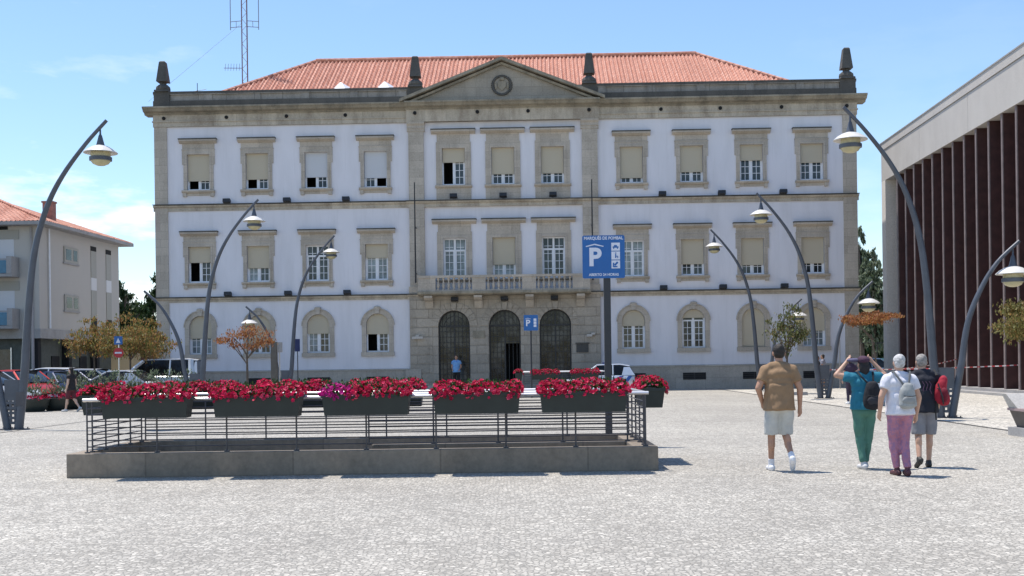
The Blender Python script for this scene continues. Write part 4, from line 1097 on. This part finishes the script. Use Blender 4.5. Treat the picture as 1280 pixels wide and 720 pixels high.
# ------------------------------------------------------------ cars
def paint(name, col, metal=.3): return plain(name, col, .28, .05, 2, metal)
def car(label, col, loc, rz, kind='hatch', group='cars parked on the left', police=False):
    t = thing('parked_car' if not police else 'police_car', label, 'car' if kind != 'van' else 'van', loc, rz, group)
    pm = paint('car_paint', col)
    K = {'hatch': dict(L=3.95, h=1.47, belt=.93, w=.86, hood=.92, cab=[(-1.9,.96,.12),(-1.62,1.40,.5),(-1.1,1.50,.6),(.2,1.48,.6),(.95,1.0,.1)]),
         'wagon': dict(L=4.5, h=1.58, belt=.98, w=.89, hood=.98, cab=[(-2.15,1.0,.12),(-1.95,1.48,.55),(-1.3,1.58,.64),(.3,1.55,.62),(1.15,1.02,.1)]),
         'sedan': dict(L=4.4, h=1.43, belt=.92, w=.86, hood=.9, cab=[(-1.75,.95,.1),(-1.05,1.37,.55),(-.7,1.42,.6),(.25,1.4,.6),(1.05,.95,.1)]),
         'van': dict(L=4.6, h=1.95, belt=1.15, w=.9, hood=1.1, cab=[(-2.2,1.16,.1),(-2.15,1.88,.7),(-1.6,1.95,.76),(.5,1.93,.74),(1.35,1.2,.1)])}[kind]
    L, w, belt = K['L'], K['w'], K['belt']
    secs = [(-L/2, .42, belt-.3, w*.78), (-L/2+.1, .28, belt-.04, w*.9), (-L/2+.5, .22, belt, w), (0, .2, belt+.01, w), (L/2-1.05, .22, belt-.01, w), (L/2-.55, .24, K['hood']-.12, w*.96), (L/2-.14, .28, K['hood']-.28, w*.88), (L/2, .38, K['hood']-.45, w*.72)]
    mb = MB(); vs = []; m = 12
    for (x, zb, zt, hw) in secs:
        ring = [(-hw*.9,zb),(-hw,zb+.14),(-hw*1.01,(zb+zt)/2),(-hw*.97,zt-.09),(-hw*.86,zt),(-hw*.4,zt+.02),(hw*.4,zt+.02),(hw*.86,zt),(hw*.97,zt-.09),(hw*1.01,(zb+zt)/2),(hw,zb+.14),(hw*.9,zb)]
        vs += [(x,y,z) for y, z in ring]
    fs = [(i*m+k, i*m+(k+1)%m, (i+1)*m+(k+1)%m, (i+1)*m+k) for i in range(len(secs)-1) for k in range(m)]+[tuple(range(m)), tuple(range((len(secs)-1)*m, len(secs)*m))]
    mb.add(vs, fs); body = mb.build('body', pm, t, True)
    # glasshouse
    cab = K['cab']; mb = MB(); vs = []
    hwf = lambda z: w*.93-(z-belt)*.32
    for (x, z, q) in cab:
        hb = w*.92; ht = hwf(z); vs += [(x,-hb,belt-.03),(x,-ht,z-.05),(x,-ht+.09,z),(x,ht-.09,z),(x,ht,z-.05),(x,hb,belt-.03)]
    m = 6; fs = [(i*m+k, i*m+k+1, (i+1)*m+k+1, (i+1)*m+k) for i in range(len(cab)-1) for k in range(m-1)]+[tuple(range(m)), tuple(range((len(cab)-1)*m, len(cab)*m))]
    mb.add(vs, fs); mb.build('windows', M['glass_car'], t, True)
    mb = MB(); vs = []
    rc = cab[1:-1]; rd = .3 if kind == 'van' else .15
    for (x, z, q) in rc:
        ht = hwf(z); vs += [(x,-ht-.025,z-rd),(x,-ht+.07,z+.015),(x,0,z+.04),(x,ht-.07,z+.015),(x,ht+.025,z-rd)]
    m = 5; fs = [(i*m+k, i*m+k+1, (i+1)*m+k+1, (i+1)*m+k) for i in range(len(rc)-1) for k in range(m-1)]
    mb.add(vs, fs)
    for s in (-1, 1):
        zt_ = cab[1][1]-.06; yb_ = s*(w*.93+.02); yt_ = s*(hwf(zt_)+.03); xq = cab[1][0]+(.32 if kind != 'van' else .1)
        q4 = [(cab[0][0],yb_,belt-.04),(xq+.12,yb_,belt-.04),(xq,yt_,zt_),(cab[1][0],yt_,zt_)]
        mb.add(q4+[(x,y-s*.03,z) for x,y,z in q4], [(0,1,2,3),(4,5,6,7),(0,1,5,4),(1,2,6,5),(2,3,7,6),(3,0,4,7)])
        for (i, j) in ((4,3),):
            a = Vector((cab[i][0], s*w*.92, belt)); b_ = Vector((cab[j][0], s*(hwf(cab[j][1])), cab[j][1]-.05)); mb.tube([a, b_], .045 if kind != 'van' else .09, 5)
        xm = (cab[1][0]+cab[3][0])/2; mb.tube([(xm, s*w*.93, belt), (xm, s*(hwf(cab[2][1])+.01), cab[2][1]-.05)], .04, 5)
        if kind in ('wagon','van'): mb.tube([(cab[1][0]+.25, s*w*.93, belt), (cab[1][0]+.3, s*(hwf(cab[2][1])+.01), cab[2][1]-.05)], .06 if kind != 'van' else .14, 5)
    mb.build('roof', pm, t, True)
    for sx in (-1, 1):
        for sy in (-1, 1):
            cx = sx*L*.305; mb = MB(); mb.tube([(cx, sy*(w+.015), .31), (cx, sy*(w-.2), .31)], .31, 20); wh = mb.build('wheel', plain('tyre', (.02,.02,.02), .8), t, True)
            MB().tube([(cx, sy*(w+.022), .31), (cx, sy*(w-.1), .31)], .19, 14).build('rim', M['alu'], wh, True)
            MB().tube([(cx, sy*(w+.004), .34), (cx, sy*(w-.25), .34)], .375, 20).build('wheel_arch', M['interior'], t, True)
    for sy in (-1, 1):
        MB().ell((L/2-.2, sy*w*.72, K['hood']-.32), (.2,.17,.09), 10, 6).build('headlight', plain('headlight', (.7,.72,.75), .1, .05), t, True)
        MB().ell((-L/2+.08, sy*w*.74, belt-.22), (.08,.14,.13), 8, 6).build('tail_light', plain('tail_light', (.35,.02,.02), .2, .05), t, True)
        MB().ell((cab[-1][0]-.2, sy*(w+.08), belt+.08), (.09,.11,.07), 8, 6).build('mirror', pm, t, True)
    MB().box(L/2-.05, L/2+.01, -.26, .26, .36, .47).build('number_plate', M['signwhite'], t)
    if police:
        for s in (-1, 1):
            mb = MB()
            for x0 in (-.72, -1.2):
                P = [(x0,.40),(x0-.22,.40),(x0-.56,.86),(x0-.34,.86)]
                y = s*(w*1.01+.008); mb.add([(x,y,z) for x, z in P]+[(x,y-s*.01,z) for x, z in P], [(0,1,2,3),(4,5,6,7),(0,1,5,4),(1,2,6,5),(2,3,7,6),(3,0,4,7)])
            mb.build('blue_stripes', plain('police_blue', (.01,.08,.35), .4), t)
        MB().box(-.35,-.15,-.4,.4,1.49,1.62).build('light_bar', plain('blue_beacon', (.02,.05,.2), .2), t)
    return t
car('silver hatchback behind the leftmost lamp legs', (.45,.47,.50), (WX(-16,43.6,490),43.6,0), math.radians(-15))
car('red hatchback behind the silver one at the left edge', (.42,.02,.015), (WX(30,49),49,0), math.radians(-32))
car('dark blue car between the red car and the bushes', (.02,.03,.08), (WX(80,51.5),51.5,0), math.radians(-42), 'sedan')
car('white estate car in front of the apartment block shops', (.66,.67,.68), (WX(88,58),58,0), math.radians(-5), 'wagon')
car('pale grey car behind the oleander bushes near the no entry sign', (.5,.51,.53), (WX(148,52),52,0), math.radians(170), 'sedan')
car('white van beside the left corner of the white building', (.68,.69,.70), (WX(196,57),57,0), math.radians(184), 'van')
car('silver car nearer the bushes, right of the dark blue car', (.38,.40,.44), (WX(124,55.5),55.5,0), math.radians(-8), 'hatch')
car('white police car with blue diagonal stripes parked by the building', (.62,.66,.72), (WX(750,57.8),57.8,0), math.radians(176), 'hatch', None, True).scale = (.93,.93,.93)
car('pale blue car far behind in the gap between the two buildings', (.2,.28,.38), (WX(1090,72),72,0), math.radians(25), 'hatch', None)

# ------------------------------------------------------------ people
SK = [(.50,.30,.21),(.42,.23,.15),(.55,.36,.27)]
skins = [plain('skin', c, .55, .08, 5) for c in SK]
import numpy as np
def remeshed(mb, name, mat, parent, vox=.013, sm=6, fac=.6, zmin=None, wr=None):
    ob = bpy.data.objects.new('tmp', mb.mesh('tmp'))
    bm = bmesh.new(); bm.from_mesh(ob.data); bmesh.ops.recalc_face_normals(bm, faces=bm.faces); bm.to_mesh(ob.data); bm.free()
    r = ob.modifiers.new('r', 'REMESH'); r.mode = 'VOXEL'; r.voxel_size = vox
    s = ob.modifiers.new('s', 'SMOOTH'); s.factor = fac; s.iterations = sm
    me = evaluated_mesh(ob)
    if wr is None: wr = {'shirt':.010,'trousers':.010,'shorts':.010,'hair':.004,'bag':.010,'cap':.006}.get(name, 0)
    n = len(me.vertices); co = np.empty(n*3); me.vertices.foreach_get('co', co); co = co.reshape(-1, 3)
    if wr:
        no = np.empty(n*3); me.vertices.foreach_get('normal', no); no = no.reshape(-1, 3)
        rg = np.random.default_rng(abs(hash((name, n))) % 9999 if False else n); h = np.zeros(n); f0 = 30 if name != 'hair' else 70
        for k in range(10):
            d = rg.normal(size=3); d /= np.linalg.norm(d); d[2] *= .6; h += np.sin(co @ (d*f0*(.6+.25*k))+rg.uniform(0, 6)+1.5*np.sin(co[:, 2]*f0*.4+k))/(1+.35*k)
        co = co+no*(h*wr*.32)[:, None]
    if zmin is not None:
        lo = co[:, 2] < zmin; co[lo, 2] = zmin+(co[lo, 2]-zmin)*.06
    me.vertices.foreach_set('co', co.ravel()); me.update()
    me.name = name; me.materials.clear(); me.materials.append(mat); me.polygons.foreach_set('use_smooth', [True]*len(me.polygons))
    o = bpy.data.objects.new(name, me); C.objects.link(o); o.parent = parent; return o
V = Vector
def clothmat(name, col, pat=None, rough=.85):
    m, nt, b = nm(name)
    n = noise(nt, objco(nt), 7, 5, .6)
    c = ramp(nt, n, [(.3, tuple(x*.85 for x in col)), (.7, tuple(min(1,x*1.1) for x in col))])
    if pat:
        n2 = noise(nt, objco(nt), 22, 3, .7); c = mixc(nt, ramp(nt, n2, [(.48,(0,0,0)),(.56,(1,1,1))]), c, pat)
    nt.links.new(c, b.inputs['Base Color']); b.inputs['Roughness'].default_value = rough
    bump(nt, b, noise(nt, objco(nt, (1,1,.45)), 5.5, 3, .5), .9, .05)
    return m
def person(label, loc, rz, H, pose, top, bottom, hair, hairlen=0, shoes=(.7,.7,.7), skin=0, build=1.0, sleeves=.5, shorts=False, belly=0, hat=None, vox=.013, topz=.86, group=None, socks=None):
    t = thing('person', label, 'person', loc, rz, group); k = H/1.75; t.scale = (k,k,k)
    J = dict(lh=V((-.095,0,.93)), rh=V((.095,0,.93)), lk=V((-.11,.02,.50)), rk=V((.11,.02,.50)), la=V((-.11,0,.09)), ra=V((.11,0,.09)),
             ls=V((-.18,0,1.395)), rs=V((.18,0,1.395)), le=V((-.25,-.02,1.13)), re=V((.25,-.02,1.13)), lw=V((-.26,.05,.89)), rw=V((.26,.05,.89)), head=V((0,.02,1.63)), lf=0, rf=0)
    J.update({a: (V(b) if isinstance(b, tuple) else b) for a, b in pose.items()})
    B = build
    def torso(mb, g, z0=.9):
        for z, rx, ry, yy in ((.92,.165*B,.118*B,-.01),(1.02,.15*B,.108*B+belly*.5,belly*.3),(1.12,.148*B,.105*B+belly*.5,belly*.3),(1.24,.165*B,.115*B,0),(1.34,.175*B,.112*B,0)):
            if z >= z0-.01: mb.ell((0,yy,z), (rx+g,ry+g,.11+g*.3), 18, 10)
        mb.limb(J['ls']+V((.02,0,.0)), J['rs']+V((-.02,0,0)), .058*B+g, .058*B+g, flat=1.0)
        for q in ('ls','rs'): mb.limb((0,-.015,1.475), J[q]+V((0,0,.012)), .04+g, .045*B+g*.8); mb.limb((-.1,-.01,1.44), (.1,-.01,1.44), .055+g, .055+g)
    sk = skins[skin]; mb = MB(); torso(mb, -.014); lg = 1 if shorts else .76
    for a, b_, c, s, ft in (('lh','lk','la',-1,'lf'),('rh','rk','ra',1,'rf')):
        mb.limb(J[a], J[b_], .078*B, .055*lg); mb.limb(J[b_], J[c], .054*lg, .036*lg); cp = J[b_].lerp(J[c], .3)+V((0,-.015,0)); shorts and mb.ell(cp, (.052*lg,.056*lg,.11), 10, 8)
        an = J[c]; tilt = J[ft]    # toe direction, tilt in radians (heel raised)
        d = V((s*.12, math.cos(tilt), -math.sin(tilt))).normalized(); mb.limb(an+V((0,-.03,-.035)), an+d*.15+V((0,0,-.05*math.cos(tilt))), .036, .03)
    for a, b_, c, s in (('ls','le','lw',-1),('rs','re','rw',1)):
        mb.limb(J[a], J[b_], .054*B, .044); mb.limb(J[b_], J[c], .045, .029)
        d = (J[c]-J[b_]).normalized(); pc = J[c]+d*.05
        side = V((0,1,0)); side = (side-d*side.dot(d)).normalized(); nn = d.cross(side)
        mb.limb(J[c], J[c]+d*.085, .027, .034, flat=1.0)
        for q in range(4):
            off = side*(-.03+.02*q); ln = (.062,.072,.07,.055)[q]
            p0 = J[c]+d*.085+off; p1 = p0+d*ln*.55; p2 = p1+(d*.6-nn*.8*s).normalized()*ln*.5
            mb.limb(p0, p1, .011, .010, seg=8); mb.limb(p1, p2, .010, .008, seg=8)
        th0 = J[c]+d*.03+side*.03; th1 = th0+(d*.6+side*.7).normalized()*.045; mb.limb(th0, th1, .013, .011, seg=8); mb.limb(th1, th1+d*.03, .011, .009, seg=8)
    h = J['head']
    mb.limb((0,-.01,1.42), h+V((0,-.02,-.06)), .056, .052); mb.ell(h+V((0,0,.02)), (.077,.096,.105), 18, 12); mb.ell(h+V((0,.03,-.05)), (.058,.066,.065), 14, 10)
    mb.ell(h+V((0,.098,-.015)), (.014,.02,.026), 8, 6); mb.ell(h+V((0,.088,-.058)), (.026,.012,.01), 8, 6)
    for s in (-1, 1): mb.ell(h+V((s*.08,-.005,-.005)), (.014,.022,.034), 8, 6)
    body = remeshed(mb, 'body', sk, t, vox*.8, 3, .5)
    mb = MB()
    for s in (-1, 1): mb.ell(h+V((s*.03,.087,.012)), (.012,.008,.008), 8, 6)
    mb.build('eyes', M['interior'], t, True)
    # shirt
    mb = MB(); torso(mb, .02, .9)
    mb.tube([(0,-.005,topz-.02),(0,-.0+belly*.3,topz+.12),(0,0,1.2)], [.165*B+.038,.16*B+.030,.16*B+.012], 20, .88)
    for a, b_ in (('ls','le'),('rs','re')):
        e = J[a].lerp(J[b_], sleeves); mb.limb(J[a], e, .066*B+.012, .062*B+.008, True, False)
    o = remeshed(mb, 'shirt', top, t, vox, 4, .5, topz-.02)
    # bottoms
    mb = MB(); mb.ell((0,-.014,.90), (.172*B,.128*B,.09), 18, 10)
    for a, b_, c in (('lh','lk','la'),('rh','rk','ra')):
        if shorts:
            e = J[a].lerp(J[b_], .98); mb.limb(J[a], e, .098*B, .092*B, True, False); 
        else:
            mb.limb(J[a], J[b_], .094*B, .068*B); e = J[b_].lerp(J[c], .95); mb.limb(J[b_], e, .067*B, .052*B, True, False)
    remeshed(mb, 'shorts' if shorts else 'trousers', bottom, t, vox, 4, .5)
    # shoes
    for nme, c, s, ft in (('shoe','la',-1,'lf'),('shoe','ra',1,'rf')):
        mb = MB(); an = J[c]; tilt = J[ft]; d = V((s*.12, math.cos(tilt), -math.sin(tilt))).normalized(); u = V((0,math.sin(tilt),math.cos(tilt)))
        mb.limb(an-d*.045-u*.045, an+d*.15-u*.058, .045, .038); mb.limb(an-u*.055, an+u*.0, .047, .045); mb.limb(an-d*.05-u*.07, an+d*.17-u*.073, .028, .026)
        remeshed(mb, nme, plain('shoe_leather', shoes, .6, .1), t, .009, 2)
        if socks:
            mb = MB(); mb.limb(an, an+(J['lk' if s < 0 else 'rk']-an)*.2, .044, .046, True, False); remeshed(mb, 'sock', plain('sock', socks, .9), t, .01, 2)
    # hair
    mb = MB(); hm = plain('hair', hair, .7, .35, 30, bmp=.6)
    mb.ell(h+V((0,-.018,.045)), (.084,.096,.092), 16, 10); mb.ell(h+V((0,-.035,-.005)), (.078,.07,.075), 14, 10)
    if hairlen > 0:
        mb.ell(h+V((0,-.06,-.02-hairlen*.35)), (.085,.05,.08+hairlen*.45), 14, 10)
    remeshed(mb, 'hair', hm, t, .01, 2)
    return t
def backpack(label, parent, col, col2, zc, sx=.13, sy=.08, sz=.19, dx=0, straps=True):
    t = thing('backpack', label, 'backpack', parent.location.copy(), parent.rotation_euler.z)
    t.scale = parent.scale.copy()
    mb = MB(); yb = -.165-sy*.5
    mb.tube([(dx,yb+.02,zc+sz*1.0),(dx,yb+.01,zc+sz*.85),(dx,yb,zc+sz*.4),(dx,yb,zc-sz*.2),(dx,yb,zc-sz*.8),(dx,yb+.01,zc-sz*1.0)], [sx*.35,sx*.62,sx*.88,sx*1.06,sx*1.08,sx*.8], 16, sy/sx)
    remeshed(mb, 'bag', clothmat('bag_cloth', col), t, .012, 4)
    mb = MB(); mb.ell((dx,-.165-sy*1.3,zc-sz*.42), (sx*.82,sy*.42,sz*.4), 14, 10)
    remeshed(mb, 'front_pocket', clothmat('pocket_cloth', col2), t, .012, 3, wr=.008)
    mb = MB(); mb.tube([(dx-sx*.75,-.17-sy*1.62,zc-sz*.02),(dx,-.17-sy*1.85,zc-sz*.08),(dx+sx*.75,-.17-sy*1.6,zc-sz*.02)], .006, 5); mb.build('zip', M['iron'], t)
    if straps:
        for s in (-1, 1):
            x1 = s*.12; mb = MB(); mb.tube([(dx+s*.03,-.17,zc+sz*.75),(x1*.8,-.145,1.45),(x1,-.08,1.515),(x1,.06,1.48),(x1*1.2,.14,1.3),(x1*1.4,.06,1.1),(dx+s*sx*.8,-.14,zc-sz*.6)], .016, 6, .6); mb.build('strap', clothmat('strap_cloth', tuple(c*.5 for c in col2)), t, True)
    return t
GP = (975, 590)
def gp(px, py):
    a, b_ = dr(px, py); Y = CAMH*FOC/(b_-HOR); return ((a-640)/FOC*Y, Y, 0)
# man in brown: mid stride, right foot forward lifted heel
p = gp(975, 589)
person('man in brown t-shirt and pale shorts walking away alone, left of the group', p, math.radians(-4), 1.79,
       dict(lk=(-.10,.07,.50), la=(-.10,.12,.085), rk=(.10,.10,.50), ra=(.125,-.24,.20), rf=.75, le=(-.29,-.05,1.15), lw=(-.215,.1,.95), re=(.28,-.03,1.14), rw=(.285,.02,.89), head=(.01,.04,1.63)),
       clothmat('brown_tshirt', (.28,.175,.095)), clothmat('stone_shorts', (.50,.50,.47)), (.02,.015,.012), 0, (.72,.72,.74), 1, 1.12, .62, True, socks=(.75,.75,.78))
# woman in teal with raised arms
p2 = gp(1081, 586)
w2 = person('woman in teal top and green trousers holding both hands up to her dark cap', p2, math.radians(3), 1.60,
       dict(lk=(-.07,.03,.50), la=(-.035,-.05,.09), rk=(.075,.05,.50), ra=(.05,.12,.09), ls=(-.2,0,1.43), rs=(.2,0,1.43), le=(-.42,.04,1.47), lw=(-.245,.10,1.66), re=(.36,.06,1.46), rw=(.2,.12,1.66)),
       clothmat('teal_top', (.015,.17,.25)), clothmat('green_trousers', (.075,.20,.155)), (.012,.01,.012), .1, (.6,.6,.6), 0, 1.1, .55, topz=.95)
mb = MB(); mb.ell((0,.0,1.70), (.095,.105,.07), 16, 10); mb.ell((0,.1,1.685), (.07,.08,.014), 12, 6)
remeshed(mb, 'cap', clothmat('plum_cap', (.06,.025,.05)), w2, .01, 2)
mb = MB(); mb.ell((-.13,.05,1.70), (.12,.08,.035), 12, 8); remeshed(mb, 'folded_brim', clothmat('violet_cloth', (.10,.09,.16)), w2, .01, 2)
backpack('small black backpack worn on the back of the woman in teal', w2, (.012,.013,.017), (.03,.032,.04), 1.16, .14, .09, .21, .06)
# woman in white with pink trousers
p3 = gp(1126, 594.5)
w3 = person('white haired woman in white t-shirt and pink patterned trousers', p3, math.radians(2), 1.62,
       dict(lk=(-.07,.09,.51), la=(-.03,.06,.085), rk=(.08,.06,.50), ra=(.06,-.1,.10), le=(-.28,-.03,1.15), lw=(-.275,.06,.93), re=(.27,-.02,1.13), rw=(.26,.05,.89)),
       clothmat('white_tshirt', (.66,.66,.72)), clothmat('pink_trousers', (.42,.18,.25), (.30,.16,.27)), (.48,.47,.46), 0, (.09,.03,.035), 0, 1.1, .55, belly=.02, topz=.90)
backpack('small grey backpack worn by the white haired woman', w3, (.33,.34,.33), (.27,.28,.28), 1.17, .12, .075, .18, .035)
# man in navy with red backpack
p4 = gp(1156, 584)
m4 = person('grey haired man in navy t-shirt and grey shorts at the right of the group', p4, math.radians(-6), 1.63,
       dict(lk=(-.10,-.03,.50), la=(-.13,-.2,.15), lf=.5, rk=(.09,.05,.50), ra=(.07,.04,.085), le=(-.27,.02,1.15), lw=(-.22,.12,.95), re=(.28,.02,1.15), rw=(.25,.14,.95), head=(-.02,.05,1.62)),
       clothmat('navy_tshirt', (.012,.014,.024)), clothmat('grey_shorts', (.22,.22,.24)), (.26,.24,.22), 0, (.03,.028,.025), 0, 1.12, .6, True)
mb = MB(); 
for a in range(3): mb.tube([(-.06+.05*a,-.155,1.33),(-.03+.05*a,-.16,1.28),(-.05+.05*a,-.16,1.2),(-.02+.05*a,-.155,1.14)], .006, 5)
mb.build('shirt_print', plain('faded_print', (.12,.06,.11), .8), m4, True)
t = thing('backpack', 'red backpack slung on the right shoulder of the man in navy', 'backpack', p4, math.radians(-6)); t.scale = m4.scale.copy()
mb = MB(); mb.ell((.22,-.13,1.20), (.09,.12,.22), 16, 10, Matrix.Rotation(math.radians(12), 3, 'Y')); mb.ell((.25,-.14,1.08), (.1,.12,.13), 14, 10); remeshed(mb, 'bag', clothmat('red_bag', (.33,.012,.03)), t, .012, 3, wr=.016)
mb = MB(); mb.ell((.24,-.24,1.12), (.07,.05,.12), 14, 10); remeshed(mb, 'front_pocket', clothmat('crimson_pocket', (.16,.006,.02)), t, .012, 3, wr=.015)
mb = MB(); mb.tube([(.15,-.24,1.3),(.2,-.29,1.1),(.22,-.27,.98)], .012, 5); mb.tube([(.14,-.22,1.22),(.3,-.25,1.2)], .01, 5); mb.build('webbing', M['iron'], t)
mb = MB(); mb.tube([(.17,-.1,1.42),(.16,.02,1.5),(.17,.1,1.4),(.22,.08,1.2)], .02, 6, .6); mb.tube([(.15,-.15,1.08),(.13,-.17,.85),(.135,-.17,.74)], .012, 5, .6); mb.build('strap', clothmat('dark_strap', (.02,.02,.02)), t, True)
# person behind the group
p5 = (WX(1063,38,500), 38., 0)
person('person in dark purple clothes partly hidden behind the woman in teal', p5, math.radians(5), 1.62, dict(rk=(.08,.05,.5), ra=(.06,-.12,.1), lk=(-.07,.06,.5), la=(-.06,.05,.09)),
       clothmat('plum_top', (.05,.03,.06)), clothmat('plum_trousers', (.055,.04,.07)), (.03,.02,.02), .05, (.7,.7,.7), 0, 1.0, .6, vox=.02)
# officer at the entrance
hp = W(570.5, 470, 59.6)
person('person in pale blue shirt and black trousers standing at the left entrance arch', (hp.x, 59.65, .25), math.radians(170), 1.72, dict(lw=(-.2,.1,1.0), rw=(.2,.1,1.0)),
       clothmat('pale_blue_shirt', (.16,.34,.62)), clothmat('black_trousers', (.012,.012,.015)), (.02,.015,.012), 0, (.02,.02,.02), 1, 1.15, .5, vox=.02)
# couple near the right wing
person('person in grey top and black shorts standing behind the lamp legs by the right wing', (WX(1029,57,480),57,0), math.radians(60), 1.75, dict(lw=(-.2,.2,1.0)),
       clothmat('grey_top', (.27,.27,.32)), clothmat('black_shorts', (.012,.012,.014)), (.02,.015,.012), 0, (.05,.05,.05), 1, 1.05, .5, True, vox=.02)
person('dark clothed person half hidden behind the lamp pole by the right wing', (WX(1022,57.5,480),57.5,0), math.radians(-80), 1.68, {},
       clothmat('black_top', (.015,.015,.02)), clothmat('dark_trousers', (.02,.02,.025)), (.02,.015,.012), .05, (.05,.05,.05), 1, 1.0, .5, vox=.02)
# woman by the bowls
person('long haired woman in black walking past the bowl planters at left', (WX(95,41,510),40.6,0), math.radians(75), 1.60, dict(lk=(-.08,.14,.5), la=(-.08,.22,.09), rk=(.08,-.05,.5), ra=(.08,-.3,.16), rf=.5),
       clothmat('black_blouse', (.02,.018,.02)), clothmat('maroon_shorts', (.1,.02,.03)), (.012,.009,.009), .32, (.5,.5,.5), 2, .95, .4, True, vox=.02)

# ------------------------------------------------------------ light, sky, camera
SV = Vector((-.27,.17,1)).normalized()     # towards the sun
elev = math.asin(SV.z); az = math.atan2(SV.x, SV.y)      # clockwise from +Y
w = bpy.data.worlds.new('World'); sc.world = w; w.use_nodes = True; nt = w.node_tree
bg = nt.nodes['Background']; sky = nt.nodes.new('ShaderNodeTexSky'); sky.sky_type = 'NISHITA'; sky.sun_disc = False
sky.sun_elevation = elev; sky.sun_rotation = az; sky.air_density = 1.15; sky.dust_density = .1; sky.ozone_density = 4.8; sky.altitude = 50
tc = nt.nodes.new('ShaderNodeTexCoord'); sx = nt.nodes.new('ShaderNodeSeparateXYZ'); nt.links.new(tc.outputs['Generated'], sx.inputs[0])
mp = nt.nodes.new('ShaderNodeMapping'); mp.inputs['Scale'].default_value = (2.2,1,7.0); nt.links.new(tc.outputs['Generated'], mp.inputs[0])
n1 = noise(nt, mp.outputs[0], 2.6, 8, .58)
cl = ramp(nt, n1, [(.53,(0,0,0)),(.62,(1,1,1))])
el = ramp(nt, sx.outputs['Z'], [(.02,(.75,.75,.75)),(.125,(1,1,1)),(.20,(.3,.3,.3)),(.5,(0,0,0))])
azm = ramp(nt, sx.outputs['X'], [(0,(1,1,1)),(1,(1,1,1))])
mr = nt.nodes.new('ShaderNodeMapRange'); mr.inputs['From Min'].default_value = -.30; mr.inputs['From Max'].default_value = -.22; mr.inputs['To Min'].default_value = 1; mr.inputs['To Max'].default_value = .15
nt.links.new(sx.outputs['X'], mr.inputs[0])
m1 = nt.nodes.new('ShaderNodeMath'); m1.operation = 'MULTIPLY'; nt.links.new(cl, m1.inputs[0]); nt.links.new(el, m1.inputs[1])
m2 = nt.nodes.new('ShaderNodeMath'); m2.operation = 'MULTIPLY'; nt.links.new(m1.outputs[0], m2.inputs[0]); nt.links.new(mr.outputs[0], m2.inputs[1])
m3 = nt.nodes.new('ShaderNodeMath'); m3.operation = 'MULTIPLY'; nt.links.new(m2.outputs[0], m3.inputs[0]); m3.inputs[1].default_value = .7
skyc = mixc(nt, m3.outputs[0], sky.outputs[0], (7.2,7.4,7.8))
nt.links.new(skyc, bg.inputs[0]); bg.inputs[1].default_value = .11
sl = bpy.data.lights.new('sun', 'SUN'); sl.energy = 3.3; sl.angle = math.radians(.5); sl.color = (1,.935,.86)
so = bpy.data.objects.new('sun', sl); C.objects.link(so); so.rotation_euler = (-SV).to_track_quat('-Z','Y').to_euler()
cam = bpy.data.cameras.new('camera'); co = bpy.data.objects.new('camera', cam); C.objects.link(co); sc.camera = co
cam.sensor_width = 36; cam.lens = FOC/1280*36; cam.shift_y = (HOR-360)/1280; cam.shift_x = -.001; cam.clip_end = 4000; cam.clip_start = .1
co.matrix_world = Matrix.Translation((0,0,CAMH)) @ Matrix.Rotation(PI/2, 4, 'X') @ Matrix.Rotation(-TH, 4, 'Z')
sc.view_settings.view_transform = 'Standard'; sc.view_settings.look = 'None'; sc.view_settings.gamma = 1; sc.view_settings.exposure = .78; sc.view_settings.use_curve_mapping = False
bpy.data.scenes.remove(tmp_scene)
sc.render.engine = 'CYCLES'
sc.render.resolution_x = 1024; sc.render.resolution_y = 576
